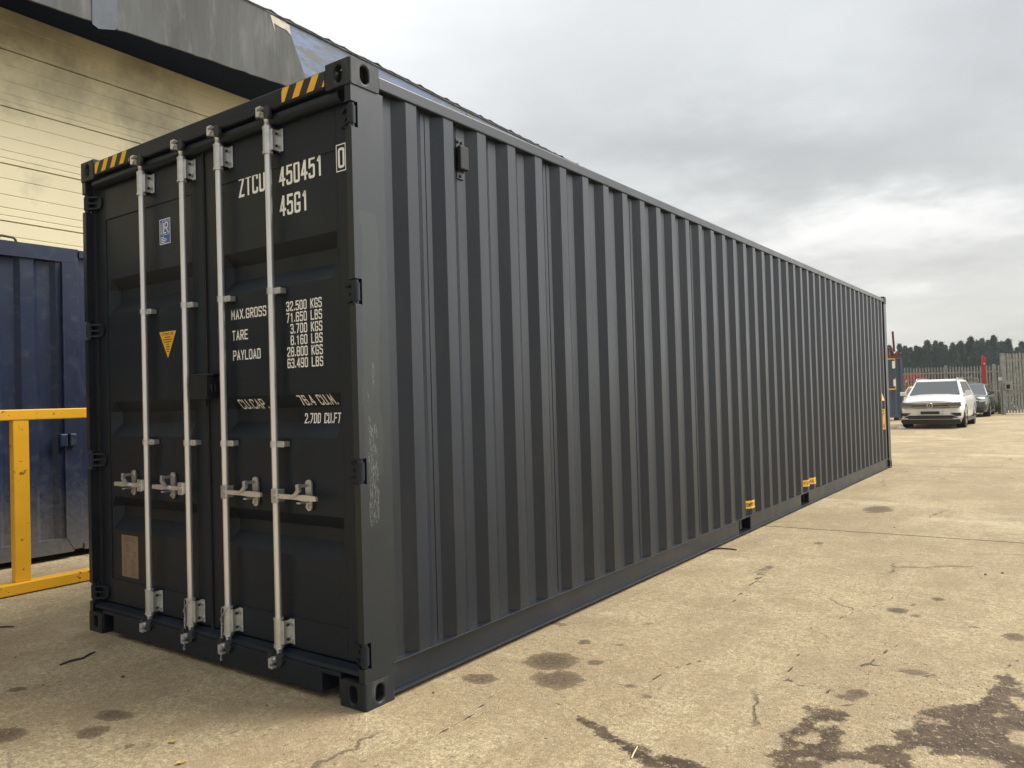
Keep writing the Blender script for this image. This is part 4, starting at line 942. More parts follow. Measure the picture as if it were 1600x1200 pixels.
c = o-udir*1.45+vdir*3.05; far_box('shell', c, 2.88, 5.9, .18, 2.50, FBLUE, fb)
mb = MB()
for s__ in (.04, 2.8):
    p = o-udir*s__+vdir*.04; mb.obox(Vector((p.x, p.y, 1.36)), udir, vdir, (0,0,1), .05, .06, 1.19)
p = o-udir*1.45+vdir*.04; mb.obox(Vector((p.x, p.y, .18)), udir, vdir, (0,0,1), 1.4, .05, .05); mb.obox(Vector((p.x, p.y, 2.53)), udir, vdir, (0,0,1), 1.4, .05, .03)
wp(mb, 'frame', FBLUE, fb)
mb = MB()
for s__ in (.12, 1.4, 2.7):
    p = o-udir*s__+vdir*.2; mb.obox(Vector((p.x, p.y, .07)), udir, vdir, (0,0,1), .1, .2, .07)
wp(mb, 'support_block', mat('weathered_block', (.16,.14,.11), .9), fb)
# board with yellow corners on its front
bo = o-udir*.78-vdir*.03
mb = MB(); mb.obox(Vector((bo.x, bo.y, 1.90)), udir, vdir, (0,0,1), .46, .012, .62); wp(mb, 'notice_board', FNAVY, fb)
mb = MB(); q = bo-vdir*.014
for (du, dz, hu, hz) in ((0, .62, .46, .022), (.06, -.62, .36, .030), (.46, .44, .018, .19), (.46, -.40, .018, .24)): 
    c = q+udir*du; mb.obox(Vector((c.x, c.y, 1.90+dz)), udir, vdir, (0,0,1), hu, .012, hz)
wp(mb, 'board_trim', YEL, fb)
mb = MB(); q = bo-vdir*.018
for (du, dz, hu, hz) in ((-.02, .12, .07, .05), (.0, -.02, .05, .04), (.02, -.13, .03, .03), (.40, .38, .05, .15), (.42, -.36, .045, .14)):
    c = q+udir*du; mb.obox(Vector((c.x, c.y, 1.90+dz)), udir, vdir, (0,0,1), hu, .012, hz)
wp(mb, 'board_label', WHITE, fb)
# rusty red mast and machinery behind it
REDO = mat('rusty_red', (.16, .035, .028), .7, var=.3, vscale=6)
mt = root_at('lifting_gear', (-6.3, 40.6, 0), 'rusty red lifting gear with a thin mast rising behind the blue container', 'machinery')
def bpt(s__, d, z): p = Vector((-4.25, 37.3, 0))+udir*s__+vdir*d; return (p.x, p.y, z)
mt.location = bpt(-.5, .8, 0)
mb = MB(); mb.beam(bpt(.12, 0, .0), bpt(.12, 0, 3.0), .16, .16); mb.beam(bpt(.12, 0, 3.0), bpt(.08, 0, 3.95), .07, .07); wp(mb, 'mast', REDO, mt)
mb = MB(); mb.beam(bpt(-2.5, 0, 2.72), bpt(.4, 0, 2.72), .2, .22); mb.beam(bpt(-2.5, 1.5, 2.72), bpt(.4, 1.5, 2.72), .2, .22)
for s__ in (-2.4, -.9, .3): mb.beam(bpt(s__, 0, 0), bpt(s__, 0, 2.7), .14, .14); mb.beam(bpt(s__, 1.5, 0), bpt(s__, 1.5, 2.7), .14, .14)
wp(mb, 'gantry_frame', REDO, mt)
mb = MB(); rr = random.Random(2)
for k in range(9):
    a = rr.uniform(-.9, .1); mb.beam(bpt(a, 0, 2.8), bpt(a+rr.uniform(-.25, .25), rr.uniform(0, .4), 2.98+rr.uniform(0, .3)), .06, .06)
mb.tube([bpt(-.35, 0, 2.85), bpt(-.30, 0, 3.12), bpt(-.18, 0, 3.2), bpt(-.06, 0, 3.1), bpt(.1, 0, 2.85)], .04, 6)
wp(mb, 'hoist', REDO, mt)
# ---- palisade fences
PALE = mat('galvanised_pale', (.30, .305, .285), .6, metal=.1, var=.2, vscale=5, dirt=(.15,.13,.10), dirt_amt=.5, dscale=7)
def pale(mb, p, z0, z1, tilt=0, hw_=.033):
    """W-section pale with a three pointed head"""
    a = Vector(p); u = udir
    sec = [(-hw_, .0), (-hw_*.4, -.014), (0, -.006), (hw_*.4, -.014), (hw_, .0)]
    vs = []
    for z in (z0, z1-.09):
        for s__, d in sec: q = a+u*(s__+tilt*(z-z0))+vdir*d; vs.append((q.x, q.y, z))
    hz = [z1-.05, z1-.01, z1, z1-.01, z1-.05]; hs = [-hw_*.75, -hw_*.3, 0, hw_*.3, hw_*.75]
    for (s__, d), z, h in zip(sec, hz, hs): q = a+u*(h+tilt*(z1-z0))+vdir*d; vs.append((q.x, q.y, z))
    mb.add(vs, [(i, i+1, 6+i, 5+i) for i in range(4)]+[(5+i, 6+i, 11+i, 10+i) for i in range(4)])
fe = root_at('palisade_fence', (-3.5, 42.5, 0), 'grey steel palisade fence with pointed pales across the far end of the yard', 'fence')
f0 = Vector((-.55, 44.6, 0)); mb = MB(); rr = random.Random(11)
n_p = 100
for k in range(n_p): p = f0-udir*(k*.155); pale(mb, p, .05, 2.34+rr.uniform(-.012, .012)+.0*k, rr.uniform(-.004, .004))
wp(mb, 'pales', PALE, fe)
for z in (2.02, .45):
    mb = MB(); a = f0+vdir*.03; b = a-udir*15.4; mb.beam((a.x, a.y, z), (b.x, b.y, z), .05, .06); wp(mb, 'rail', PALE, fe)
for k in range(7):
    p = f0-udir*(.2+k*2.45)+vdir*.07; mb = MB(); mb.obox(Vector((p.x, p.y, 1.2)), udir, vdir, (0,0,1), .05, .05, 1.2 if k != 2 else 1.25); wp(mb, 'post', PALE, fe)
# taller gate on the right
ga = root_at('palisade_gate', (.8, 39.4, 0), 'taller grey palisade gate standing closed on the right of the far fence', 'gate')
g0 = Vector((-.02, 38.8, 0)); mb = MB()
for k in range(34): p = g0+udir*(.14+k*.137); pale(mb, p, .06, 2.74+.0025*k+rr.uniform(-.02, .02), -.012+rr.uniform(-.004, .004), .050)
wp(mb, 'pales', PALE, ga)
for z in (2.42, 1.3, .3):
    mb = MB(); a = g0+vdir*.035; b = a+udir*4.8; mb.beam((a.x, a.y, z), (b.x, b.y, z), .05, .06); wp(mb, 'rail', PALE, ga)
mb = MB(); mb.obox(Vector((g0.x, g0.y, 1.36)), udir, vdir, (0,0,1), .065, .065, 1.36); wp(mb, 'gate_post', PALE, ga, bevel=.01); mb = MB(); b = g0+udir*4.85; mb.obox(Vector((b.x, b.y, 1.36)), udir, vdir, (0,0,1), .065, .065, 1.36); wp(mb, 'gate_post', PALE, ga, bevel=.01)
lk = g0+udir*.16-vdir*.05; mb = MB(); mb.obox(Vector((lk.x, lk.y, 1.27)), udir, vdir, (0,0,1), .15, .06, .19); lko = wp(mb, 'lock_case', PALE, ga, bevel=.01)
mb = MB(); q = lk-vdir*.064; mb.obox(Vector((q.x, q.y, 1.24)), udir, vdir, (0,0,1), .075, .01, .09); o_ = mb.build('keypad', DARK, lko)
ws = root_at('notice_sign', (-.25, 39.6, 1.5), 'small white notice fixed beside the gate post', 'sign')
q = g0-udir*.13-vdir*.05; ws.location = (q.x, q.y, 1.5); mb = MB(); mb.obox(Vector((q.x, q.y, 1.60)), udir, vdir, (0,0,1), .10, .01, .075); wp(mb, 'sign_face', mat('sign_white', (.55,.55,.53), .6), ws)
mb = MB(); q2 = q+vdir*.03; mb.obox(Vector((q2.x, q2.y, .85)), udir, vdir, (0,0,1), .02, .02, .85); wp(mb, 'sign_post', PALE, ws)
ws.location = (q.x, q.y, 0)
for ch in ws.children: ch.location = tuple(-c for c in ws.location)
# red post in front of the fence
RED = mat('red_paint', (.50, .028, .03), .5, var=.1, vscale=3)
rp = root_at('red_post', (-.88, 40.68, 0), 'tall red square steel post standing before the palisade fence', 'post')
mb = MB(); mb.obox(Vector((-.88, 40.68, 1.32)), udir, vdir, (0,0,1), .082, .045, 1.32); wp(mb, 'column', RED, rp, bevel=.012)
mb = MB(); q = Vector((-.88, 40.68, 0))-udir*.03; mb.obox(Vector((q.x, q.y, 2.68)), udir, vdir, (0,0,1), .05, .035, .045); wp(mb, 'cap', RED, rp, bevel=.01)
mb = MB(); q = Vector((-.88, 40.68, 0))-vdir*.05; mb.obox(Vector((q.x, q.y, 2.35)), udir, vdir, (0,0,1), .03, .01, .03); wp(mb, 'mark', WHITE, rp)
# red container behind the fence
rc = root_at('red_container', (-5.9, 48.4, 0), 'bright red container seen through the pales behind the blue one', 'shipping container')
mb = MB(); o = Vector((-4.62, 49.07, 0)); prof_ = []; s_ = 0
while s_ < 5.8:
    for t, d in ((0, 0), (.1, 0), (.15, .05), (.25, .05)): prof_.append((s_+t, d))
    s_ += .3
vs = []
for s__, d in prof_: p = o-udir*s__+vdir*d; vs += [(p.x, p.y, .12), (p.x, p.y, 2.10)]
mb.add(vs, [(2*i, 2*i+2, 2*i+3, 2*i+1) for i in range(len(prof_)-1)]); wp(mb, 'side_wall', RED, rc)
c = o-udir*2.9+vdir*1.3; far_box('shell', c, 5.84, 2.4, .10, 2.08, RED, rc)
mb = MB()
for s__ in (-.03, 5.83): p = o-udir*s__+vdir*.03; mb.obox(Vector((p.x, p.y, 1.08)), udir, vdir, (0,0,1), .05, .06, 1.07)
wp(mb, 'corner_post', RED, rc)
# ---- vegetation
def leafy(mb, c, rx, ry, rz, n, s, rr, up=.0):
    for _ in range(n):
        while True:
            v = Vector((rr.uniform(-1, 1), rr.uniform(-1, 1), rr.uniform(-1, 1)))
            if .25 < v.length < 1: break
        p = Vector(c)+Vector((v.x*rx, v.y*ry, v.z*rz)); a = Vector((rr.gauss(0, 1), rr.gauss(0, 1), rr.gauss(0, .6)+up)).normalized(); b_ = a.orthogonal().normalized()
        b_ = (b_*math.cos(rr.uniform(0, 6.3))+a.cross(b_)*math.sin(rr.uniform(0, 6.3))); k = s*rr.uniform(.6, 1.4)
        mb.add([p-a*k, p+b_*k*.45, p+a*k, p-b_*k*.45], [(0,1,2,3)])
SCRUB = mat('dry_scrub_leaf', (.20, .19, .13), .8, var=.35, vscale=1.5); WEED = mat('weed_leaf', (.15, .20, .085), .7, var=.3, vscale=4)
rr = random.Random(21)
mb = MB()
for k in range(44):
    p = Vector((-1.2, 45.9, 0))-udir*(k*.42-7.5)+vdir*rr.uniform(0, 1.4); h = rr.uniform(1.1, 1.9); leafy(mb, (p.x, p.y, h*.5), .5, .5, h*.6, 500, .085, rr)
tag(mb.build('scrub', SCRUB), kind='stuff')
mb = MB()
for k in range(14):
    p = Vector((-.10, 39.9, 0))-udir*(k*.09-.1)+vdir*rr.uniform(-.2, .6); h = rr.uniform(.35, 1.25); leafy(mb, (p.x, p.y, h*.5), .13, .16, h*.55, 260, .045, rr, .8)
tag(mb.build('weeds', WEED), kind='stuff')
mb = MB()
for k in range(90):
    p = Vector((-.6, 44.2, 0))-udir*(k*.13-1.0)+vdir*rr.uniform(-.2, .3); h = rr.uniform(.12, .4); leafy(mb, (p.x, p.y, h*.4), .10, .1, h*.5, 34, .04, rr, .8)
tag(mb.build('rough_grass', mat('rough_grass_leaf', (.17, .155, .085), .8, var=.3, vscale=3)), kind='stuff')
NEED = mat('conifer_needles', (.055, .105, .080), .85, var=.35, vscale=.5); BARK = mat('conifer_bark', (.07, .055, .045), .9)
def conifer(seed, H):
    rr = random.Random(seed); t = empty('pine_tree', (0, 0, 0), 0)
    mb = MB(); mb.tube([(0,0,0), (.05, 0, H*.45), (0, .04, H*.97)], [.17, .11, .03], 8)
    for k in range(16):
        z = H*rr.uniform(.15, .9); a = rr.uniform(0, 6.3); l = (1-z/H)*2.0+.3; mb.tube([(0,0,z), (math.cos(a)*l*.9, math.sin(a)*l*.9, z+.1)], [.045, .012], 4)
    mb.build('trunk', BARK, t)
    mb = MB(); rad = H*rr.uniform(.19, .25)
    for k in range(1900):
        f = rr.random()**.8; z = H*(.06+.94*f); env = rad*((1-f)**.8+.015); a = rr.uniform(0, 6.28); env *= .72+1.0*pnoise.noise(Vector((math.cos(a)*1.3, math.sin(a)*1.3, z*.75+seed*7))); r_ = env*math.sqrt(rr.uniform(.12, 1))*(1+.25*math.sin(a*3+seed+f*9))
        p = Vector((r_*math.cos(a), r_*math.sin(a), z+rr.uniform(-.1, .1))); d = Vector((math.cos(a), math.sin(a), rr.uniform(-.05, .75))).normalized(); s = Vector((-math.sin(a), math.cos(a), rr.uniform(-.3, .3))); k_ = rr.uniform(.26, .62)*(1.15-.55*f); w_ = k_*.42
        q = p+d*k_
        mb.add([p-s*w_, p+s*w_, q+s*w_*.35, q-s*w_*.35], [(0,1,2,3)])
        if k % 2: mb.add([p-Vector((0,0,w_)), p+Vector((0,0,w_)), q], [(0,1,2)])
    for k in range(90):
        f = rr.uniform(.45, .98); a = rr.uniform(0, 6.28); r_ = rad*(1-f)**.8*rr.uniform(.7, 1.05); z = H*f
        p = Vector((r_*math.cos(a), r_*math.sin(a), z)); d = Vector((math.cos(a)*.6, math.sin(a)*.6, rr.uniform(.5, 1.3))).normalized(); l = rr.uniform(.45, .95); s = Vector((-math.sin(a), math.cos(a), 0))
        mb.add([p-s*.10, p+s*.10, p+d*l], [(0,1,2)]); mb.add([p-Vector((0,0,.1)), p+Vector((0,0,.1)), p+d*l*.9], [(0,1,2)])
    for k in range(10):
        p = Vector((rr.uniform(-.25, .25), rr.uniform(-.25, .25), H*rr.uniform(.9, .97))); a = rr.uniform(0, 6.28); s = Vector((math.cos(a), math.sin(a), 0))*.13
        mb.add([p-s, p+s, p+Vector((rr.uniform(-.1, .1), 0, rr.uniform(.5, .95)))], [(0,1,2)])
    mb.build('crown', NEED, t)
    return t
protos = [conifer(s, h) for s, h in ((1, 9.4), (2, 8.8), (3, 9.9), (4, 9.0), (5, 8.3), (6, 9.6))]
used = set(); rr = random.Random(77); slots = []
A0, A1 = Vector((-31.0, 160.0, 0)), Vector((4.5, 184.0, 0))
L_ = (A1-A0).length; s_ = 0
while s_ < L_: slots.append((s_, rr.uniform(-1.5, 1.5), 1.0)); s_ += rr.uniform(.8, 1.4)
s_ = .8
while s_ < L_: slots.append((s_, 5+rr.uniform(-1, 1), 1.04)); s_ += rr.uniform(.9, 1.5)
shapes = ['broad', 'narrow pointed', 'blunt topped', 'slightly leaning', 'small', 'ragged topped']
for i, (s_, d, k) in enumerate(slots):
    j = i % 6 if i < 6 else rr.randrange(6)
    t = protos[j] if j not in used else copy_tree(protos[j]); used.add(j)
    p = A0+(A1-A0)*(s_/L_)+vdir*d; f = s_/L_; k *= (.93+.17*f+.05*math.sin(f*23))*rr.uniform(.92, 1.07)
    t.location = p; t.rotation_euler = (rr.uniform(-.02, .02), rr.uniform(-.02, .02), rr.uniform(0, 6.28)); t.scale = (k*1.15, k*1.15, k)
    tag(t, 'dark green conifer in the dense row of trees on the skyline beyond the palisade fence', 'tree', 'conifers along the skyline')
mb = MB(); rr = random.Random(5)
for k in range(150):
    p = A0+(A1-A0)*(k/150)+vdir*rr.uniform(-3, 0); h = rr.uniform(5.5, 7.6); leafy(mb, (p.x+rr.uniform(-1, 1), p.y+3, h*.45), 1.3, 1.3, h*.55, 260, .45, rr)
tag(mb.build('undergrowth', NEED), kind='stuff')
# ================================================================ cars
GLASS = mat('car_glass', (.035, .042, .045), .08, spec=.6, coat=.6); TYRE = mat('tyre', (.018, .018, .018), .85); RIM = mat('alloy_rim', (.42, .43, .44), .35, metal=.7)
CHROME = mat('chrome', (.75, .76, .77), .15, metal=1); BPLAST = mat('black_plastic', (.015, .016, .017), .5); LAMP = mat('lamp_glass', (.55, .57, .58), .12, spec=.7, coat=.5)
def car(name, loc, rz, body, label, cat, L=4.48, Wd=1.84, hood=.99, belt=1.06, roof=1.62, clear=.20, wb=2.68, wr=.345, ya_=1.02, yc_=1.75, yd_=3.9, yb_=4.40, fo=.88, style='suv'):
    """front faces -Y at y=0"""
    t = empty(name, loc, rz, label, cat); hw_ = Wd/2
    mb = MB(); st = [0, .06, .22, .55, fo, ya_, 1.6, 2.4, 3.2, fo+wb, L-.35, L-.10, L-.02]; rings = []
    for y in st:
        f = y/L
        nose = min(1, (y/.55))**.5 if y < .55 else 1; tail = min(1, (L-y)/.35)**.5 if y > L-.35 else 1
        wk = hw_*(.80+.20*nose)*(.86+.14*tail)
        top = (.86*hood+(hood-.86*hood)*min(1, (y/.45))**.6) if y < ya_ else belt
        if y < ya_ and y >= .45: top = hood+(belt-hood)*((y-.45)/(ya_-.45))
        if y > L-.3: top = belt-.06
        zb_ = clear+(.06 if y < .1 or y > L-.1 else 0)
        h = [(0, zb_), (.62*wk, zb_), (.92*wk, zb_+.04), (.985*wk, zb_+.16), (wk, zb_+.40), (.99*wk, top-.20), (.94*wk, top-.07), (.82*wk, top-.01), (.45*wk, top+.025), (0, top+.035)]
        rings.append([(x, y, z) for x, z in h]+[(-x, y, z) for x, z in h[-2:0:-1]])
    m_ = len(rings[0]); vs = [p for r in rings for p in r]
    fs = [(i*m_+k, i*m_+(k+1) % m_, (i+1)*m_+(k+1) % m_, (i+1)*m_+k) for i in range(len(rings)-1) for k in range(m_)]
    mb.add(vs, fs, True); mb.add(rings[0], [tuple(range(m_))]); mb.add(rings[-1], [tuple(range(m_))]); bo_ = mb.build('body', body, t, bevel=0)
    # cabin
    bx, rx = hw_*.90, hw_*.70; zb_, zr = belt-.03, roof
    lo = [(-bx, ya_, zb_), (bx, ya_, zb_), (bx, yb_, zb_), (-bx, yb_, zb_)]; hi = [(-rx, yc_, zr-.05), (rx, yc_, zr-.05), (rx, yd_, zr-.05), (-rx, yd_, zr-.05)]
    tp = [(-rx*.86, yc_+.12, zr-.008), (rx*.86, yc_+.12, zr-.008), (rx*.86, yd_-.12, zr-.008), (-rx*.86, yd_-.12, zr-.008)]; ct = [(0, (yc_+yd_)/2, zr+.01)]
    mb = MB(); mb.add(lo+hi+tp, [(0,1,5,4), (1,2,6,5), (2,3,7,6), (3,0,4,7), (4,5,9,8), (5,6,10,9), (6,7,11,10), (7,4,8,11), (8,9,10,11)]); mb.build('cabin', body, t, bevel=.03, seg=3)
    def lerp(a, b, u): return tuple(a[i]+(b[i]-a[i])*u for i in range(3))
    def pane(nm, A, B, C, D, u0, u1, v0, v1, n_, m=GLASS, pr=.006):
        def P(u, v): return lerp(lerp(A, B, u), lerp(D, C, u), v)
        nn = (Vector(B)-Vector(A)).cross(Vector(D)-Vector(A)).normalized()
        if nn.dot(Vector(n_)) < 0: nn = -nn
        k = 6; pts = [P(u0, v0), P(u1, v0), P(u1, v1), P(u0, v1)]
        mb = MB(); q = [tuple(Vector(p)+nn*pr) for p in pts]+[tuple(Vector(p)-nn*.004) for p in pts]; mb.add(q, [(0,1,2,3), (0,4,5,1), (1,5,6,2), (2,6,7,3), (3,7,4,0)]); return mb.build(nm, m, t)
    pane('windscreen', lo[0], lo[1], hi[1], hi[0], .045, .955, .06, .93, (0,-1,1))
    pane('rear_window', lo[3], lo[2], hi[2], hi[3], .06, .94, .10, .90, (0,1,1))
    for s, (a, b_, c, d) in ((1, (lo[1], lo[2], hi[2], hi[1])), (-1, (lo[0], lo[3], hi[3], hi[0]))):
        for u0, u1 in ((.10, .43), (.46, .72), (.75, .90)): pane('side_window', a, b_, c, d, u0, u1, .14, .88, (s, 0, .2))
    # wheels
    for sx in (-1, 1):
        for yw in (fo, fo+wb):
            x0, x1 = sx*(hw_-.235), sx*(hw_-.005)
            mb = MB(); mb.tube([(x0, yw, wr), (x0, yw, wr), (x0+sx*.02, yw, wr), (x1-sx*.02, yw, wr), (x1, yw, wr)], [.1, wr-.03, wr, wr, wr-.03], 28, cap=True); wh = mb.build('wheel', TYRE, t)
            mb = MB(); rr_ = wr*.68; mb.tube([(x1-sx*.05, yw, wr), (x1+sx*.003, yw, wr)], [rr_, rr_], 28, cap=False)
            for k in range(5):
                a = 2*math.pi*k/5+.3; mb.beam((x1+sx*.002, yw, wr), (x1+sx*.002, yw+math.cos(a)*rr_, wr+math.sin(a)*rr_), .055, .02, up=(1,0,0))
            mb.cyl((x1-sx*.02, yw, wr), (x1+sx*.012, yw, wr), .06, 14); mb.cyl((x1-sx*.06, yw, wr), (x1-sx*.05, yw, wr), rr_, 24); mb.build('rim', RIM, wh)
            mb = MB(); arc = [(yw+(wr+.075)*math.cos(a), wr+(wr+.075)*math.sin(a)) for a in [math.pi*i/16-.25 + i*.5/16 for i in range(17)]]; arc2 = [(yw+(wr+.012)*math.cos(a), wr+(wr+.012)*math.sin(a)) for a in [math.pi*i/16-.25 + i*.5/16 for i in range(17)]][::-1]
            mb.prism(arc+arc2, 'x', sx*(hw_-.10), sx*(hw_+.006)); mb.build('wheel_arch', BPLAST, t)
            mb = MB(); disc = [(yw+(wr+.02)*math.cos(2*math.pi*i/24), wr+(wr+.02)*math.sin(2*math.pi*i/24)) for i in range(24)]; mb.prism(disc, 'x', sx*(hw_-.26), sx*(hw_-.012)); mb.build('arch_liner', DARK, t)
        mb = MB(); xm = sx*(hw_+.05); ym = ya_+.28
        mb.obox((xm, ym, belt+.06), (1,0,0), (0,1,0), (0,0,1), .09, .06, .065); mb.obox((sx*(hw_-.06), ym+.02, belt), (1,0,0), (0,1,0), (0,0,1), .06, .02, .02)
        mb.build('wing_mirror', body, t, bevel=.03, seg=3)
        mb = MB(); mb.box(sx*(hw_-.012), sx*(hw_+.004), fo+.42, fo+wb-.42, clear-.0, clear+.10); mb.build('sill_trim', BPLAST, t)
    if style == 'suv':
        z = hood-.265
        mb = MB(); mb.prism([(-.80, z+.115), (-.78, z-.055), (-.40, z-.08), (.40, z-.08), (.78, z-.055), (.80, z+.115), (.42, z+.080), (-.42, z+.080)], 'y', -.035, .30); mb.build('grille', BPLAST, t, bevel=.006)
        mb = MB()
        for dz in (.045, -.030):
            for s in (-1, 1): mb.box(s*.10, s*.50, -.045, -.034, z+dz-.010, z+dz+.010)
        mb.box(-.79, .79, -.040, -.030, z-.070, z-.058); mb.build('grille_bar', CHROME, t)
        for s in (-1, 1):
            mb = MB(); mb.prism([(s*.50, z+.080), (s*.85, z+.118), (s*.87, z-.010), (s*.80, z-.062), (s*.50, z-.058)], 'y', -.040, .2); mb.build('headlight', mat('headlight_dark', (.14,.15,.155), .15, coat=.5), t, bevel=.006)
            mb = MB(); mb.box(s*.56, s*.80, -.046, -.038, z-.030, z-.018); mb.build('daylight_strip', LAMP, t)
            mb = MB(); mb.prism([(s*.56, clear+.30), (s*.86, clear+.30), (s*.86, clear+.20), (s*.70, clear+.20)], 'y', -.030, .1); mb.build('bumper_vent', BPLAST, t)
            mb = MB(); mb.box(s*.64, s*.84, -.046, .1, clear+.10, clear+.14); mb.build('fog_lamp', LAMP, t, bevel=.005)
            mb = MB(); mb.beam((s*hw_*.66, yc_+.05, roof+.02), (s*hw_*.66, yd_-.1, roof+.02), .03, .035); mb.beam((s*hw_*.66, yc_+.05, roof+.02), (s*hw_*.66, yc_-.1, roof-.05), .03, .03); mb.build('roof_rail', CHROME, t)
        mb = MB(); mb.prism([(-.62, clear+.22), (.62, clear+.22), (.80, clear+.13), (.86, clear+.02), (-.86, clear+.02), (-.80, clear+.13)], 'y', -.038, .2); mb.prism([(-.86, clear+.03), (.86, clear+.03), (.80, clear-.05), (-.80, clear-.05)], 'y', -.050, .3); mb.build('lower_bumper', BPLAST, t, bevel=.006)
        mb = MB(); mb.box(-.72, .72, -.055, -.045, clear+.095, clear+.110); mb.build('bumper_strip', RIM, t)
        mb = MB(); mb.box(-.36, .36, -.046, 0, clear+.245, clear+.375); np_ = mb.build('number_plate', mat('plate_white', (.6,.6,.58), .5), t, bevel=.003)
        mb = MB(); mb.box(-.27, .27, -.0495, -.047, clear+.262, clear+.355); mb.build('blanked_number', BLK, np_, bevel=.001)
        # round emblem: ring with a V over a W
        mb = MB(); mb.tube([(.085*math.cos(a), -.052, z+.005+.085*math.sin(a)) for a in [2*math.pi*i/24 for i in range(24)]], .009, 6, closed=True)
        ef = lambda x, zz: (x, -.056, z+.005+zz)
        ribbon(mb, [(-.035, .075), (0, .008), (.035, .075)], .016, ef); ribbon(mb, [(-.068, .045), (-.032, -.068), (0, .0), (.032, -.068), (.068, .045)], .016, ef); mb.build('emblem', CHROME, t)
        mb = MB(); disc = [(.085*math.cos(2*math.pi*i/24), z+.005+.085*math.sin(2*math.pi*i/24)) for i in range(24)]; mb.prism(disc, 'y', -.050, -.03); mb.build('emblem_back', BPLAST, t)
    else:
        z = hood-.22
        mb = MB(); mb.prism([(-.48, z+.04), (.48, z+.04), (.40, z-.05), (-.40, z-.05)], 'y', -.030, .3); mb.build('grille', BPLAST, t)
        mb = MB(); mb.box(-.50, .50, -.045, -.02, z+.010, z+.050); mb.build('grille_bar', CHROME, t, bevel=.006)
        for s in (-1, 1):
            mb = MB(); mb.prism([(s*.50, z+.03), (s*.78, z+.13), (s*.83, z+.08), (s*.82, z-.03), (s*.54, z-.05)], 'y', -.02, .22); mb.build('headlight', LAMP, t, bevel=.01)
        mb = MB(); mb.prism([(-.55, clear+.22), (.55, clear+.22), (.70, clear+.06), (-.70, clear+.06)], 'y', -.030, .2); mb.box(-.80, .80, -.032, .2, clear+.245, clear+.262); mb.build('lower_grille', BPLAST, t)
        mb = MB(); mb.box(-.26, .26, -.045, 0, clear+.30, clear+.41); mb.build('number_plate', mat('plate_white', (.6,.6,.58), .5), t)
    return t
CARW = mat('white_car_paint', (.76, .76, .74), .22, spec=.5, coat=.6); CARD = mat('dark_car_paint', (.018, .024, .034), .25, coat=.8); CARY = mat('yellow_car_paint', (.75, .46, .04), .3, coat=.6)
car('parked_car', (-1.21, 25.75, 0), .0, CARW, 'white family SUV parked facing the camera with its number plate blanked out', 'car', roof=1.59)
car('parked_car', (-1.22, 35.7, 0), .02, CARD, 'dark blue hatchback parked behind the white SUV on its right', 'car', L=4.25, Wd=1.74, hood=.90, belt=.95, roof=1.43, clear=.17, wb=2.6, wr=.31, ya_=1.0, yc_=1.85, yd_=3.5, yb_=4.1, fo=.85, style='hatch')
car('parked_car', (-3.15, 36.3, 0), .0, CARY, 'yellow car mostly hidden between the blue container and the white SUV', 'car', L=4.2, Wd=1.74, hood=.86, belt=.90, roof=1.38, clear=.17, wb=2.55, wr=.31, ya_=1.0, yc_=1.8, yd_=3.5, yb_=4.1, fo=.85, style='hatch')
# ================================================================ litter and stones
WOOD = mat('dead_wood', (.045, .035, .028), .9, var=.3, vscale=20)
def stick(pts, r, label, cat='twig', name='twig', m=WOOD):
    mb = MB(); n = len(pts); mb.tube([(x, y, z) for x, y, z in pts], [r*(1-.6*abs(i/(n-1)-.35)) for i in range(n)], 7); tag(mb.build(name, m), label, cat)
stick([(-1.882, -.421, .004), (-1.895, -.36, .006), (-1.885, -.301, .005), (-1.92, -.25, .007), (-1.939, -.211, .004)], .007, 'dark split twig lying on the ground in front of the left door', name='twig')
stick([(-3.03, -.30, .004), (-2.97, -.25, .005), (-2.93, -.225, .004)], .006, 'short dark twig near the left edge of the ground')
stick([(-.06, 4.05, .005), (.03, 4.13, .010), (.12, 4.16, .006), (.17, 4.15, .005)], .007, 'thin dark strap end poking out from under the container side', 'strap', 'strap_end', RUBBER)
stick([(1.175, .22, .004), (1.165, .26, .006), (1.150, .32, .004)], .0035, 'pale straw lying on the muddy crack', 'straw', 'straw', mat('pale_straw', (.55, .47, .28), .8))
stick([(-4.35, .55, .006), (-4.28, .63, .007), (-4.2, .72, .006)], .01, 'dark stick lying behind the yellow barrier')
LEAF = mat('dry_leaf', (.42, .30, .08), .7, var=.2, vscale=40)
def leaf(x, y, s, a, label):
    mb = MB(); c, si = math.cos(a), math.sin(a); out = [(-1, 0, .1), (-.5, .42, .3), (.1, .5, .15), (.6, .3, .35), (1, 0, .1), (.5, -.35, .3), (0, -.45, .1), (-.5, -.35, .32)]
    vs = [(x, y, .004)]+[(x+s*(p*c-q*si), y+s*(p*si+q*c), .004+s*h) for p, q, h in out]; mb.add(vs, [(0, i, i % 8+1) for i in range(1, 9)]); tag(mb.build('dry_leaf', LEAF), label, 'leaf')
leaf(-.452, -.633, .020, .4, 'curled yellow leaf on the ground in front of the doors, further from the camera'); leaf(-.249, -.72, .022, 1.3, 'curled yellow leaf on the ground nearest the bottom edge')
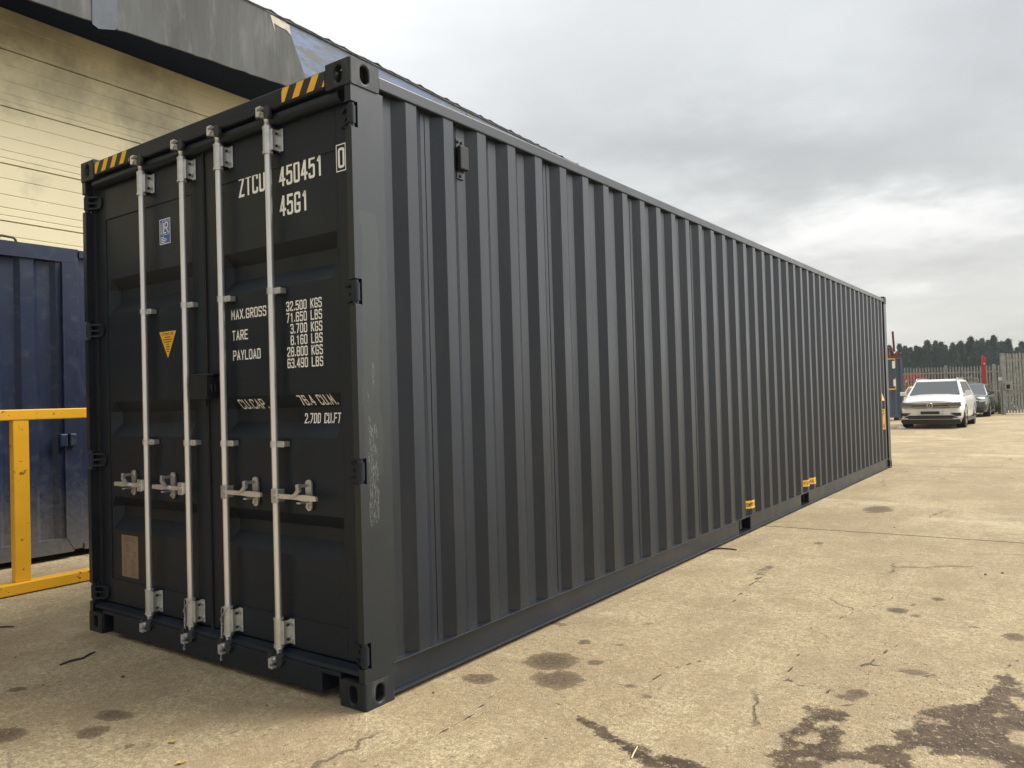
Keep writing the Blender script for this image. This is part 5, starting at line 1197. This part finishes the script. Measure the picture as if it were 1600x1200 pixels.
# scattered grit
STONE = mat('grit', (.40, .34, .24), .9, var=.4, vscale=9); rr = random.Random(9); mb = MB()
def pebble(x, y, s):
    vs = []
    for (a, b_, c) in ((1,0,0),(-1,0,0),(0,1,0),(0,-1,0),(0,0,1),(0,0,-.3)): k = s*rr.uniform(.6, 1.2); vs.append((x+a*k, y+b_*k, .001+max(0, c)*k*.8))
    mb.add(vs, [(0,2,4), (2,1,4), (1,3,4), (3,0,4)])
for _ in range(3600):
    y = -1.6+rr.random()**1.7*9; x = rr.uniform(.05, 3.2) if y > -.1 else rr.uniform(-3.2, 2.6)
    pebble(x, y, rr.uniform(.0015, .0042))
for _ in range(420):
    pebble(rr.uniform(1.6, 2.45), rr.uniform(.5, 1.9), rr.uniform(.002, .006))
for _ in range(500):
    pebble(rr.uniform(-4.3, -.1), rr.uniform(-1.5, -.05), rr.uniform(.0015, .004))
tag(mb.build('grit', STONE, normals=False), kind='stuff')
mb = MB(); rr2 = random.Random(4)
for (x, y, s) in ((-2.25, -.49, .007), (-1.64, -.61, .006), (-1.405, -.334, .011), (-2.2, -.3, .005), (.1, .33, .007), (-.45, -.18, .006), (1.3, 2.2, .006), (2.0, 4.1, .012), (2.1, 4.2, .012), (1.1, 5.9, .01)):
    vs = [(x+s*rr2.uniform(.6, 1.4)*math.cos(a), y+s*rr2.uniform(.6, 1.4)*math.sin(a), .001) for a in [k*1.05 for k in range(6)]]+[(x, y, s*.9)]; mb.add(vs, [(i, (i+1) % 6, 6) for i in range(6)])
tag(mb.build('dark_crumbs', WOOD), kind='stuff')
mb = MB(); x, y = -2.05, 25.6; mb.add([(x-.12, y, .01), (x, y-.08, .01), (x+.14, y, .02), (x+.05, y+.1, .08), (x-.06, y+.02, .12)], [(0,1,4), (1,2,3,4), (0,4,3,2), (0,2,1)]); tag(mb.build('litter', mat('white_litter', (.6,.6,.6), .7)), 'crumpled pale litter under the front bumper of the white SUV', 'litter')

# ================================================================ air
hz = bpy.data.materials.new('haze_air'); hz.use_nodes = True; hz.node_tree.nodes.clear()
ho = hz.node_tree.nodes.new('ShaderNodeOutputMaterial'); hv = hz.node_tree.nodes.new('ShaderNodeVolumePrincipled')
hv.inputs['Color'].default_value = (.86, .92, .96, 1); hv.inputs['Density'].default_value = 0.00038; hv.inputs['Anisotropy'].default_value = 0.2
hz.node_tree.links.new(hv.outputs[0], ho.inputs['Volume'])
mb = MB(); mb.box(-380, 380, -380, 380, -1.0, 14.5); tag(mb.build('haze', hz), kind='stuff')
